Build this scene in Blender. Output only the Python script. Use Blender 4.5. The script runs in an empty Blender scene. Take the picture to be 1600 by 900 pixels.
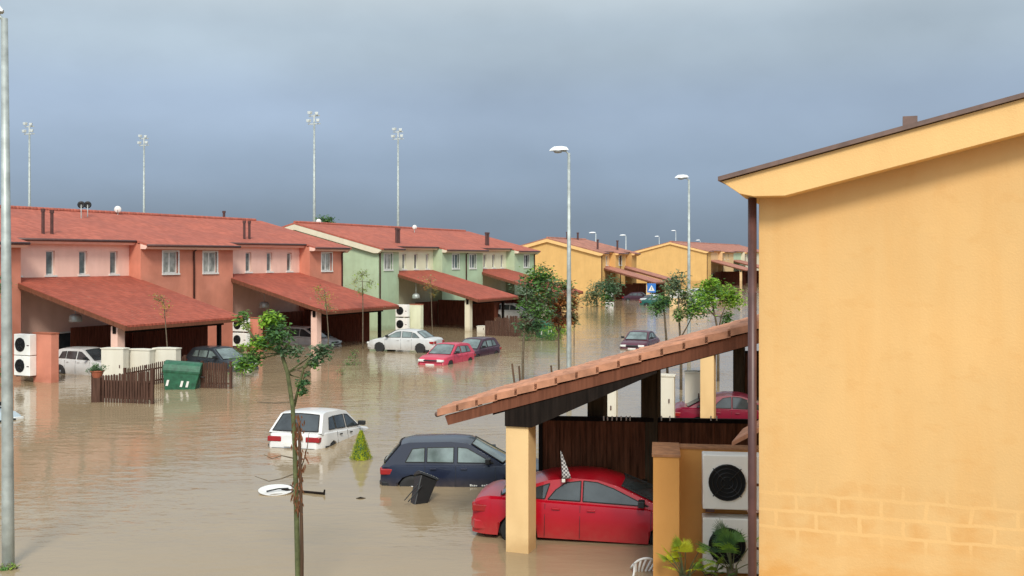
import bpy, bmesh, math, random
from mathutils import Vector, Matrix
random.seed(7)
rad = math.radians
S = bpy.context.scene
COL = S.collection
EYE = 5.6           # eye height over the flood water (water level is z = 0)
F = 1600.0          # focal length in photograph pixels
# ------------------------------------------------------------------ camera
cd = bpy.data.cameras.new('camera'); cam = bpy.data.objects.new('camera', cd); COL.objects.link(cam)
cam.location = (0, 0, EYE); cam.rotation_euler = (rad(90), 0, 0)
cd.sensor_width = 36; cd.lens = 36.0; cd.shift_y = -45/1600
cd.clip_start = 0.1; cd.clip_end = 8000
S.camera = cam
# ------------------------------------------------------------------ view
S.view_settings.view_transform = 'Standard'; S.view_settings.look = 'None'
S.view_settings.exposure = 0.0; S.view_settings.gamma = 1.0
# ------------------------------------------------------------------ light
SUN_EL, SUN_AZ = 40, 176      # azimuth clockwise from +Y: behind the camera
W = bpy.data.worlds.new("World"); S.world = W; W.use_nodes = True
nt = W.node_tree; N = nt.nodes; L = nt.links; N.clear()
out = N.new('ShaderNodeOutputWorld'); bg = N.new('ShaderNodeBackground'); bg.inputs[1].default_value = 0.1
sky = N.new('ShaderNodeTexSky'); sky.sky_type = 'NISHITA'; sky.sun_disc = False
sky.sun_elevation = rad(SUN_EL); sky.sun_rotation = rad(SUN_AZ); sky.dust_density = 3
tc = N.new('ShaderNodeTexCoord'); sep = N.new('ShaderNodeSeparateXYZ'); L.new(tc.outputs['Generated'], sep.inputs[0])
def mth(op, a, b=None, clamp=False):
    m = N.new('ShaderNodeMath'); m.operation = op; m.use_clamp = clamp
    for i, v in enumerate((a, b)):
        if v is None: continue
        if isinstance(v, (int, float)): m.inputs[i].default_value = v
        else: L.new(v, m.inputs[i])
    return m.outputs[0]
# storm cloud: slate blue low in front, paler overhead, bright behind the camera
el = N.new('ShaderNodeValToRGB'); L.new(sep.outputs[2], el.inputs[0])
cr = el.color_ramp; cr.interpolation = 'EASE'
cr.elements[0].position = 0.0; cr.elements[0].color = (0.200, 0.255, 0.322, 1)
cr.elements[1].position = 1.0; cr.elements[1].color = (0.72, 0.78, 0.84, 1)
for p, c in ((0.03, (0.220, 0.285, 0.368)), (0.085, (0.290, 0.378, 0.500)), (0.14, (0.355, 0.450, 0.585)), (0.21, (0.45, 0.545, 0.63)), (0.27, (0.60, 0.68, 0.72))):
    e = cr.elements.new(p); e.color = (*c, 1)
mp = N.new('ShaderNodeMapping'); L.new(tc.outputs['Generated'], mp.inputs[0]); mp.inputs['Scale'].default_value = (1.6, 1.6, 3.0); mp.inputs['Rotation'].default_value = (0, .35, 0); mp.inputs['Location'].default_value = (0.3, 0.1, 0.2)
ns = N.new('ShaderNodeTexNoise'); L.new(mp.outputs[0], ns.inputs[0]); ns.inputs['Scale'].default_value = 1.9; ns.inputs['Detail'].default_value = 6; ns.inputs['Roughness'].default_value = 0.52
cl = N.new('ShaderNodeMapRange'); L.new(ns.outputs[0], cl.inputs[0]); cl.inputs[1].default_value = .3; cl.inputs[2].default_value = .7; cl.inputs[3].default_value = .86; cl.inputs[4].default_value = 1.14
back = N.new('ShaderNodeMapRange'); L.new(sep.outputs[1], back.inputs[0]); back.inputs[1].default_value = .35; back.inputs[2].default_value = -.7; back.inputs[3].default_value = 1.0; back.inputs[4].default_value = 1.9
lft = N.new('ShaderNodeMapRange'); L.new(sep.outputs[0], lft.inputs[0]); lft.inputs[1].default_value = -.5; lft.inputs[2].default_value = .5; lft.inputs[3].default_value = 1.13; lft.inputs[4].default_value = .90
g = mth('MULTIPLY', mth('MULTIPLY', mth('MULTIPLY', cl.outputs[0], back.outputs[0]), lft.outputs[0]), 10.0)
vm = N.new('ShaderNodeVectorMath'); vm.operation = 'SCALE'; L.new(el.outputs[0], vm.inputs[0]); L.new(g, vm.inputs['Scale'])
mx = N.new('ShaderNodeMix'); mx.data_type = 'RGBA'; mx.inputs[0].default_value = 0.92
L.new(sky.outputs[0], mx.inputs[6]); L.new(vm.outputs[0], mx.inputs[7]); L.new(mx.outputs[2], bg.inputs[0]); L.new(bg.outputs[0], out.inputs[0])
sd = bpy.data.lights.new('sun', 'SUN'); sd.energy = 2.7; sd.angle = rad(14); sd.color = (1.0, 0.93, 0.82)
sun = bpy.data.objects.new('sun', sd); COL.objects.link(sun)
az = rad(SUN_AZ); e_ = rad(SUN_EL)
dirv = Vector((math.sin(az)*math.cos(e_), math.cos(az)*math.cos(e_), math.sin(e_)))
sun.rotation_euler = dirv.to_track_quat('Z', 'Y').to_euler(); sun.location = dirv*50

# ================================================================== materials
def newmat(name):
    m = bpy.data.materials.new(name); m.use_nodes = True
    t = m.node_tree; b = t.nodes['Principled BSDF']
    return m, t, b
def nd(t, typ, **kw):
    n = t.nodes.new(typ)
    for k, v in kw.items(): setattr(n, k, v)
    return n
def mixc(t, fac, a, b, mode='MIX'):
    m = nd(t, 'ShaderNodeMix', data_type='RGBA', blend_type=mode)
    for i, v in ((0, fac), (6, a), (7, b)):
        if isinstance(v, (int, float)): m.inputs[i].default_value = v
        elif isinstance(v, tuple): m.inputs[i].default_value = (*v[:3], 1)
        else: t.links.new(v, m.inputs[i])
    return m.outputs[2]
def noise(t, scale, detail=4, vec=None, rough=.55):
    n = nd(t, 'ShaderNodeTexNoise'); n.inputs['Scale'].default_value = scale; n.inputs['Detail'].default_value = detail; n.inputs['Roughness'].default_value = rough
    if vec is not None: t.links.new(vec, n.inputs[0])
    return n.outputs[0]
def objc(t, scale=(1, 1, 1), loc=(0, 0, 0), rot=(0, 0, 0)):
    c = nd(t, 'ShaderNodeTexCoord'); m = nd(t, 'ShaderNodeMapping'); t.links.new(c.outputs['Object'], m.inputs[0])
    m.inputs['Scale'].default_value = scale; m.inputs['Location'].default_value = loc; m.inputs['Rotation'].default_value = rot
    return m.outputs[0]
def rng(t, v, a, b, c=0, d=1):
    r = nd(t, 'ShaderNodeMapRange'); t.links.new(v, r.inputs[0])
    for i, x in enumerate((a, b, c, d)): r.inputs[i+1].default_value = x
    return r.outputs[0]
def bump(t, b, h, strength=.3, dist=.02):
    n = nd(t, 'ShaderNodeBump'); n.inputs['Strength'].default_value = strength; n.inputs['Distance'].default_value = dist
    t.links.new(h, n.inputs['Height']); t.links.new(n.outputs[0], b.inputs['Normal'])
def scl(c, k): return tuple(min(1, x*k) for x in c)

def stucco(name, c, var=.18):
    m, t, b = newmat(name)
    v = objc(t); vs = objc(t, (1.5, 1.5, .35))
    c1 = mixc(t, rng(t, noise(t, .7, 5, v), .3, .7), scl(c, 1-var*.6), scl(c, 1+var*.4))
    c2 = mixc(t, rng(t, noise(t, 1.6, 5, vs), .45, .75, 0, .35), c1, scl((c[0]*.78, c[1]*.74, c[2]*.7), 1))
    sp = nd(t, 'ShaderNodeSeparateXYZ'); t.links.new(v, sp.inputs[0])
    wv = nd(t, 'ShaderNodeMath', operation='MULTIPLY_ADD'); t.links.new(noise(t, 1.7, 5, v), wv.inputs[0]); wv.inputs[1].default_value = -.7; t.links.new(sp.outputs[2], wv.inputs[2])
    c2 = mixc(t, rng(t, wv.outputs[0], .05, -.25, 0, .55), c2, scl((c[0]*.60, c[1]*.55, c[2]*.5), 1))
    c2 = mixc(t, rng(t, noise(t, .9, 6, objc(t, (1, 1, 1), (7, 3, 1))), .56, .70, 0, var*1.2), c2, scl((c[0]*1.12, c[1]*1.2, c[2]*1.3), 1))
    t.links.new(c2, b.inputs['Base Color']); b.inputs['Roughness'].default_value = .9
    b.inputs['Specular IOR Level'].default_value = .2
    bump(t, b, noise(t, 60, 3, v), .35, .01)
    return m
def tiles(name, c, course=.36, col=.24, rot=False, var=.3):
    # local x runs along the eave, y down the slope
    m, t, b = newmat(name)
    c0 = nd(t, 'ShaderNodeTexCoord'); s = nd(t, 'ShaderNodeSeparateXYZ'); t.links.new(c0.outputs['Object'], s.inputs[0])
    X, Y = (s.outputs[0], s.outputs[1]) if not rot else (s.outputs[1], s.outputs[0])
    def M(op, a, b2=None):
        n = nd(t, 'ShaderNodeMath', operation=op)
        for i, q in enumerate((a, b2)):
            if q is None: continue
            if isinstance(q, (int, float)): n.inputs[i].default_value = q
            else: t.links.new(q, n.inputs[i])
        return n.outputs[0]
    fy = M('FRACT', M('DIVIDE', Y, course)); fx = M('FRACT', M('DIVIDE', X, col))
    iy = M('FLOOR', M('DIVIDE', Y, course)); ix = M('FLOOR', M('DIVIDE', X, col))
    cmb = nd(t, 'ShaderNodeCombineXYZ'); t.links.new(ix, cmb.inputs[0]); t.links.new(iy, cmb.inputs[1])
    wn = nd(t, 'ShaderNodeTexWhiteNoise'); t.links.new(cmb.outputs[0], wn.inputs[0])
    ca = mixc(t, rng(t, wn.outputs[0], 0, 1, 0, 1), scl(c, 1-var), scl(c, 1+var*.6))
    cb = mixc(t, rng(t, noise(t, .35, 6, c0.outputs['Object']), .35, .7, 0, .55), ca, (c[0]*.62, c[1]*.72, c[2]*.85))
    lich = rng(t, noise(t, 5, 5, c0.outputs['Object']), .60, .72, 0, .3)
    cc = mixc(t, lich, cb, (.30, .24, .17))
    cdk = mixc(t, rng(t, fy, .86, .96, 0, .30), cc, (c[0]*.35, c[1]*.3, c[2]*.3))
    t.links.new(cdk, b.inputs['Base Color']); b.inputs['Roughness'].default_value = .75; b.inputs['Specular IOR Level'].default_value = .18
    wave = M('ABSOLUTE', M('SINE', M('MULTIPLY', fx, math.pi)))
    h = M('ADD', M('MULTIPLY', wave, .6), M('MULTIPLY', fy, .7))
    bump(t, b, h, .75, .05)
    return m
def plain(name, c, rough=.5, metal=0, var=.12, nscale=6, spec=.5, bmp=0, coat=0):
    m, t, b = newmat(name)
    v = objc(t)
    t.links.new(mixc(t, rng(t, noise(t, nscale, 5, v), .3, .7), scl(c, 1-var), scl(c, 1+var)), b.inputs['Base Color'])
    b.inputs['Roughness'].default_value = rough; b.inputs['Metallic'].default_value = metal; b.inputs['Specular IOR Level'].default_value = spec
    if coat: b.inputs['Coat Weight'].default_value = coat; b.inputs['Coat Roughness'].default_value = .06
    if bmp: bump(t, b, noise(t, nscale*6, 4, v), bmp, .01)
    return m
def wood(name, c, axis=0, w=.14, var=.45):
    m, t, b = newmat(name)
    v = objc(t, (8, 8, .6)); v0 = objc(t)
    c1 = mixc(t, rng(t, noise(t, 2.0, 6, v), .3, .7), scl(c, 1-var), scl(c, 1+var))
    t.links.new(c1, b.inputs['Base Color']); b.inputs['Roughness'].default_value = .85; b.inputs['Specular IOR Level'].default_value = .12
    bump(t, b, noise(t, 4, 5, v), .3, .01)
    return m
def glass(name, c=(.03, .04, .045), rough=.04):
    m, t, b = newmat(name)
    v = objc(t)
    t.links.new(mixc(t, rng(t, noise(t, 1.7, 4, v), .35, .65), scl(c, .6), scl(c, 1.5)), b.inputs['Base Color'])
    b.inputs['Roughness'].default_value = rough; b.inputs['Specular IOR Level'].default_value = .8
    return m
def leafmat(name, c, tr=.35):
    m, t, b = newmat(name)
    v = objc(t)
    cc = mixc(t, rng(t, noise(t, 9, 4, v), .3, .7), scl(c, .65), scl(c, 1.35))
    t.links.new(cc, b.inputs['Base Color']); b.inputs['Roughness'].default_value = .55; b.inputs['Specular IOR Level'].default_value = .3
    o = t.nodes['Material Output']; tl = nd(t, 'ShaderNodeBsdfTranslucent'); t.links.new(cc, tl.inputs[0])
    ms = nd(t, 'ShaderNodeMixShader'); ms.inputs[0].default_value = tr
    t.links.new(b.outputs[0], ms.inputs[1]); t.links.new(tl.outputs[0], ms.inputs[2]); t.links.new(ms.outputs[0], o.inputs[0])
    return m
def carpaint(name, c, rough=.3, dirt=.4):
    m, t, b = newmat(name)
    v = objc(t); g0 = nd(t, 'ShaderNodeTexCoord'); s = nd(t, 'ShaderNodeSeparateXYZ'); t.links.new(g0.outputs['Object'], s.inputs[0])
    base = mixc(t, rng(t, noise(t, 2.0, 4, v), .3, .7), scl(c, .92), scl(c, 1.08))
    # mud film left by the flood on the lowest panels
    hgt = rng(t, s.outputs[2], .62, .25, 0, dirt); nz = rng(t, noise(t, 7, 5, v), .3, .7, .3, 1)
    mul = nd(t, 'ShaderNodeMath', operation='MULTIPLY'); t.links.new(hgt, mul.inputs[0]); t.links.new(nz, mul.inputs[1])
    t.links.new(mixc(t, mul.outputs[0], base, (.30, .23, .16)), b.inputs['Base Color'])
    b.inputs['Roughness'].default_value = rough; b.inputs['Coat Weight'].default_value = .35; b.inputs['Coat Roughness'].default_value = .05; b.inputs['Specular IOR Level'].default_value = .35
    return m

YEL = (.70, .445, .190)
M = {}
M['yellow'] = stucco('yellow_render', YEL, .1)
M['yellow_trim'] = stucco('yellow_trim', (.82, .52, .22), .08)
M['pillar_yellow'] = stucco('pillar_yellow', (.80, .56, .28), .12)
M['yellow_far'] = stucco('yellow_far', (.70, .43, .16), .12)
M['cream_yellow'] = stucco('cream_yellow', (.74, .52, .28), .1)
M['ochre'] = stucco('ochre', (.56, .33, .12), .15)
M['pink'] = stucco('pink_render', (.84, .57, .47), .14)
M['salmon'] = stucco('salmon_render', (.63, .245, .165), .3)
M['pale_green'] = stucco('pale_green', (.72, .74, .54), .12)
M['sage'] = stucco('sage_green', (.44, .56, .38), .2)
M['mint'] = stucco('mint', (.50, .66, .46), .1)
M['cream'] = stucco('cream', (.72, .66, .50), .12)
M['tile_red'] = tiles('tile_red', (.47, .138, .092), var=.2)
M['tile_car'] = tiles('tile_carport', (.39, .098, .062), var=.2)
M['tile_far'] = tiles('tile_far', (.46, .20, .14), .5, .35)
M['tile_near'] = plain('tile_near', (.46, .215, .125), .75, var=.35, nscale=3, bmp=.5)
M['roof_edge'] = plain('roof_edge', (.16, .10, .08), .6, var=.25)
M['gutter'] = plain('gutter', (.085, .036, .03), .4, var=.25)
M['beam_red'] = wood('beam_red', (.16, .062, .036), var=.25)
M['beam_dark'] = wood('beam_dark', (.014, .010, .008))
M['fence_wood'] = wood('fence_wood', (.15, .058, .030), var=.6)
M['fence_red'] = wood('fence_red', (.17, .055, .032))
M['picket'] = wood('picket_wood', (.085, .045, .032))
M['white'] = plain('white_paint', (.74, .73, .69), .45, var=.08)
M['ac_white'] = plain('ac_white', (.86, .86, .81), .45, var=.07, nscale=3)
M['black'] = plain('black_plastic', (.012, .013, .014), .45)
M['grille'] = plain('dark_grille', (.008, .009, .01), .7, spec=.2)
M['cabinet'] = stucco('cabinet_cream', (.68, .65, .55), .12)
M['galv'] = plain('galvanised', (.40, .44, .42), .5, .35, var=.25, nscale=4)
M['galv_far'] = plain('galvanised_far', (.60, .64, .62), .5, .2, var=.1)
M['lamp_white'] = plain('lamp_white', (.80, .82, .82), .35, var=.05)
M['lamp_glass'] = plain('lamp_glass', (.32, .34, .35), .2, var=.1)
M['rubber'] = plain('rubber', (.02, .02, .02), .8)
M['rim'] = plain('rim', (.30, .31, .32), .35, .6)
M['chrome'] = plain('chrome', (.6, .6, .6), .2, .9)
M['lens_red'] = plain('lens_red', (.30, .012, .012), .2)
M['lens_white'] = plain('lens_white', (.72, .73, .70), .15)
M['plate'] = plain('plate_white', (.72, .72, .68), .5)
M['glass'] = glass('window_glass', (.16, .19, .18))
M['glass_dark'] = glass('dark_glass', (.035, .045, .05))
M['glass_mid'] = glass('mid_glass', (.13, .17, .165), .06)
M['glass_curtain'] = glass('curtained_glass', (.38, .38, .34), .12)
M['bark'] = plain('bark', (.13, .10, .065), .9, var=.35, nscale=10, bmp=.6)
M['bark_green'] = plain('bark_green', (.10, .115, .045), .85, var=.4, nscale=8, bmp=.6)
M['stake'] = wood('stake', (.09, .055, .035))
M['lf_green'] = leafmat('leaf_green', (0.119, 0.255, 0.060)); M['lf_dark'] = leafmat('leaf_dark', (0.068, 0.150, 0.060)); M['lf_lime'] = leafmat('leaf_lime', (0.286, 0.429, 0.052))
M['lf_yellow'] = leafmat('leaf_yellow', (0.432, 0.324, 0.072)); M['lf_orange'] = leafmat('leaf_orange', (0.408, 0.156, 0.048)); M['lf_bright'] = leafmat('leaf_bright', (0.255, 0.450, 0.045))
M['lf_grey'] = leafmat('leaf_grey', (0.150, 0.225, 0.128)); M['lf_olive'] = leafmat('leaf_olive', (0.260, 0.286, 0.130)); M['lf_brown'] = leafmat('leaf_brown', (0.240, 0.105, 0.053)); M['lf_cone'] = leafmat('leaf_cone', (.58, .62, .04))
M['bin_green'] = plain('bin_green', (.02, .105, .055), .45, var=.35)
M['terracotta'] = plain('terracotta', (.34, .10, .05), .8)
M['blue_sign'] = plain('blue_sign', (.03, .16, .50), .4)
M['post_shaded'] = wood('post_shaded', (.07, .05, .03))  # rear carport pillars: shade under the roof is put into this dark colour

# near wall: render with the outline of the blocks showing through where it is damp
def near_wall_mat():
    m, t, b = newmat('yellow_damp_render')
    c0 = nd(t, 'ShaderNodeTexCoord'); v = c0.outputs['Object']
    base = mixc(t, rng(t, noise(t, .55, 6, v), .3, .7), scl(YEL, .93), scl((.73, .455, .19), 1.03))
    vs = objc(t, (2.2, 2.2, .30))
    base = mixc(t, rng(t, noise(t, 1.3, 6, vs), .42, .72, 0, .38), base, (.66, .355, .115))
    base = mixc(t, rng(t, noise(t, 3.2, 7, objc(t, (1, 1, 1.6), (5, 0, 2))), .56, .66, 0, .25), base, (.64, .35, .12))
    base = mixc(t, rng(t, noise(t, 9, 6, v), .55, .75, 0, .18), base, (.82, .50, .20))
    br = nd(t, 'ShaderNodeTexBrick'); mpn = nd(t, 'ShaderNodeMapping'); t.links.new(v, mpn.inputs[0]); mpn.inputs['Rotation'].default_value = (rad(-90), 0, 0)
    sp = nd(t, 'ShaderNodeSeparateXYZ'); t.links.new(v, sp.inputs[0])
    cm = nd(t, 'ShaderNodeCombineXYZ'); t.links.new(sp.outputs[0], cm.inputs[0]); t.links.new(sp.outputs[2], cm.inputs[1])
    wob = nd(t, 'ShaderNodeTexNoise'); t.links.new(v, wob.inputs[0]); wob.inputs['Scale'].default_value = 4
    ad = nd(t, 'ShaderNodeVectorMath', operation='MULTIPLY_ADD'); t.links.new(wob.outputs['Color'], ad.inputs[0]); ad.inputs[1].default_value = (.09, .05, 0); t.links.new(cm.outputs[0], ad.inputs[2])
    t.links.new(ad.outputs[0], br.inputs['Vector']); br.inputs['Scale'].default_value = 1; br.inputs['Brick Width'].default_value = .47; br.inputs['Row Height'].default_value = .205
    br.inputs['Mortar Size'].default_value = .024; br.inputs['Mortar Smooth'].default_value = .45
    zb = rng(t, sp.outputs[2], 3.10, 2.75); zb2 = rng(t, sp.outputs[2], 2.25, 2.42)
    def mul(a, b2):
        q = nd(t, 'ShaderNodeMath', operation='MULTIPLY')
        for i, x in enumerate((a, b2)):
            if isinstance(x, (int, float)): q.inputs[i].default_value = x
            else: t.links.new(x, q.inputs[i])
        return q.outputs[0]
    inv = rng(t, br.outputs['Fac'], 0, 1, 1, 0)
    band = mul(mul(zb, zb2), mul(inv, rng(t, noise(t, 2.4, 6, v), .44, .62, .0, 1)))
    c1 = mixc(t, mul(band, .40), base, (.62, .29, .075))
    mort = mul(mul(zb, zb2), mul(br.outputs['Fac'], .30))
    c2 = mixc(t, mort, c1, (.84, .52, .21))
    low = mul(rng(t, sp.outputs[2], 2.5, 1.9), rng(t, noise(t, 1.8, 6, objc(t, (1, 1, 2.5))), .42, .65, 0, .65))
    c3 = mixc(t, low, c2, (.64, .29, .06))
    t.links.new(c3, b.inputs['Base Color']); b.inputs['Roughness'].default_value = .9; b.inputs['Specular IOR Level'].default_value = .2
    bump(t, b, noise(t, 38, 4, v), .35, .008)
    return m
M['near_wall'] = near_wall_mat()

def water_mat():
    m, t, b = newmat('muddy_water')
    v = objc(t)
    c = mixc(t, rng(t, noise(t, .035, 5, v), .35, .65), (.325, .240, .138), (.360, .280, .175))
    c = mixc(t, rng(t, noise(t, .4, 5, objc(t, (.4, 1.2, 1))), .4, .7, 0, .35), c, (.27, .20, .125))
    t.links.new(c, b.inputs['Base Color']); b.inputs['Roughness'].default_value = .045; b.inputs['IOR'].default_value = 1.33
    n1 = noise(t, 1.5, 3, objc(t, (.8, 1.5, 1), rot=(0, 0, .25))); n2 = noise(t, .35, 2, v); n3 = noise(t, 6, 2, objc(t, (.7, 1.6, 1), rot=(0, 0, .2)))
    a = nd(t, 'ShaderNodeMath', operation='MULTIPLY_ADD'); t.links.new(n2, a.inputs[0]); a.inputs[1].default_value = 1.2; t.links.new(n1, a.inputs[2])
    a2 = nd(t, 'ShaderNodeMath', operation='MULTIPLY_ADD'); t.links.new(n3, a2.inputs[0]); a2.inputs[1].default_value = .14; t.links.new(a.outputs[0], a2.inputs[2])
    bn = nd(t, 'ShaderNodeBump'); bn.inputs['Distance'].default_value = .10; t.links.new(a2.outputs[0], bn.inputs['Height'])
    t.links.new(rng(t, noise(t, .09, 4, objc(t, (.6, 1.3, 1))), .38, .62, .08, .27), bn.inputs['Strength']); t.links.new(bn.outputs[0], b.inputs['Normal'])
    return m
M['water'] = water_mat()

# ================================================================== geometry helpers
class MB:
    def __init__(s): s.v = []; s.f = []; s.m = []
    def add(s, vs, fs, mi=0):
        k = len(s.v); s.v += [tuple(p) for p in vs]; s.f += [tuple(i+k for i in f) for f in fs]; s.m += [mi]*len(fs); return s
    def box(s, x0, x1, y0, y1, z0, z1, mi=0):
        return s.add([(x0,y0,z0),(x1,y0,z0),(x1,y1,z0),(x0,y1,z0),(x0,y0,z1),(x1,y0,z1),(x1,y1,z1),(x0,y1,z1)],
                     [(0,3,2,1),(4,5,6,7),(0,1,5,4),(1,2,6,5),(2,3,7,6),(3,0,4,7)], mi)
    def prism(s, poly, fn, a, b, mi=0):
        """poly: 2D outline; fn(p, w) -> xyz; extruded from w=a to w=b"""
        n = len(poly); vs = [fn(p, a) for p in poly]+[fn(p, b) for p in poly]
        fs = [tuple(range(n)), tuple(range(2*n-1, n-1, -1))]+[(i, (i+1) % n+0, (i+1) % n+n, i+n) for i in range(n)]
        fs = fs[:2]+[(i+n, (i+1) % n+n, (i+1) % n, i) for i in range(n)]
        return s.add(vs, fs, mi)
    def tube(s, pts, rads, n=8, mi=0, cap=True):
        pts = [Vector(p) for p in pts]
        if isinstance(rads, (int, float)): rads = [rads]*len(pts)
        rings = []; k = len(s.v); up = None
        for i, p in enumerate(pts):
            d = (pts[min(i+1, len(pts)-1)]-pts[max(i-1, 0)]); d = d.normalized() if d.length > 1e-9 else Vector((0, 0, 1))
            if up is None: up = d.orthogonal().normalized()
            a = (up-d*up.dot(d)); a = a.normalized() if a.length > 1e-6 else d.orthogonal().normalized()
            up = a; bb = d.cross(a)
            for j in range(n):
                th = 2*math.pi*j/n; s.v.append(tuple(p+(a*math.cos(th)+bb*math.sin(th))*rads[i]))
        fs = []
        for i in range(len(pts)-1):
            for j in range(n): fs.append((k+i*n+j, k+i*n+(j+1) % n, k+(i+1)*n+(j+1) % n, k+(i+1)*n+j))
        if cap: fs.append(tuple(k+j for j in range(n-1, -1, -1))); fs.append(tuple(k+(len(pts)-1)*n+j for j in range(n)))
        s.f += fs; s.m += [mi]*len(fs); return s
    def lathe(s, c, prof, n=16, mi=0, axis='z'):
        k = len(s.v); c = Vector(c)
        for r, h in prof:
            for j in range(n):
                th = 2*math.pi*j/n; x, y = r*math.cos(th), r*math.sin(th)
                p = {'z': (x, y, h), 'x': (h, x, y), 'y': (x, -h, y)}[axis]
                s.v.append(tuple(c+Vector(p)))
        fs = []
        for i in range(len(prof)-1):
            for j in range(n): fs.append((k+i*n+j, k+i*n+(j+1) % n, k+(i+1)*n+(j+1) % n, k+(i+1)*n+j))
        fs.append(tuple(k+j for j in range(n-1, -1, -1))); fs.append(tuple(k+(len(prof)-1)*n+j for j in range(n)))
        s.f += fs; s.m += [mi]*len(fs); return s
    def build(s, name, mats, parent=None, smooth=False, bevel=0, seg=2, sub=0, wn=False):
        me = bpy.data.meshes.new(name); me.from_pydata(s.v, [], s.f)
        if not isinstance(mats, (list, tuple)): mats = [mats]
        for q in mats: me.materials.append(M[q] if isinstance(q, str) else q)
        me.polygons.foreach_set('material_index', s.m)
        if smooth: me.polygons.foreach_set('use_smooth', [True]*len(s.f))
        me.update(); o = bpy.data.objects.new(name, me); COL.objects.link(o)
        if parent: o.parent = parent
        if bevel:
            bm = o.modifiers.new('bevel', 'BEVEL'); bm.width = bevel; bm.segments = seg; bm.limit_method = 'ANGLE'; bm.angle_limit = rad(28)
        if sub:
            sm = o.modifiers.new('sub', 'SUBSURF'); sm.levels = sub; sm.render_levels = sub
        if wn: o.modifiers.new('wn', 'WEIGHTED_NORMAL')
        return o
def tag(o, label=None, cat=None, group=None, kind=None):
    for k, v in (('label', label), ('category', cat), ('group', group), ('kind', kind)):
        if v: o[k] = v
    return o
def thing(name, label, cat, loc=(0, 0, 0), rz=0, group=None, rot=None):
    o = bpy.data.objects.new(name, None); COL.objects.link(o); o.location = loc
    o.rotation_euler = rot if rot else (0, 0, rz); o.empty_display_size = .3
    return tag(o, label, cat, group)
def dup(root, loc=None, rz=None, label=None):
    def cp(o, par):
        c = o.copy(); COL.objects.link(c); c.parent = par
        for k in list(o.children): cp(k, c)
        return c
    r = cp(root, None)
    if loc is not None: r.location = loc
    if rz is not None: r.rotation_euler = (0, 0, rz)
    if label: r['label'] = label
    return r
def wat(px, py, z=0.0):
    """point of the photograph's pixel lying on the level z"""
    Y = F*(EYE-z)/(py-405.0); return Vector(((px-800)*Y/F, Y, z))
def at(px, py, Y): return Vector(((px-800)*Y/F, Y, EYE-(py-405)*Y/F))

# ================================================================== setting: flood water
mb = MB(); mb.add([(-3000, -200, 0), (3000, -200, 0), (3000, 5000, 0), (-3000, 5000, 0)], [(0, 1, 2, 3)])
tag(mb.build('flood_water', 'water'), kind='structure')
mb = MB(); mb.add([(-3000, -200, -.9), (3000, -200, -.9), (3000, 5000, -.9), (-3000, 5000, -.9)], [(0, 1, 2, 3)])
tag(mb.build('ground', plain('ground', (.16, .12, .08), .9)), kind='structure')

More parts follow.
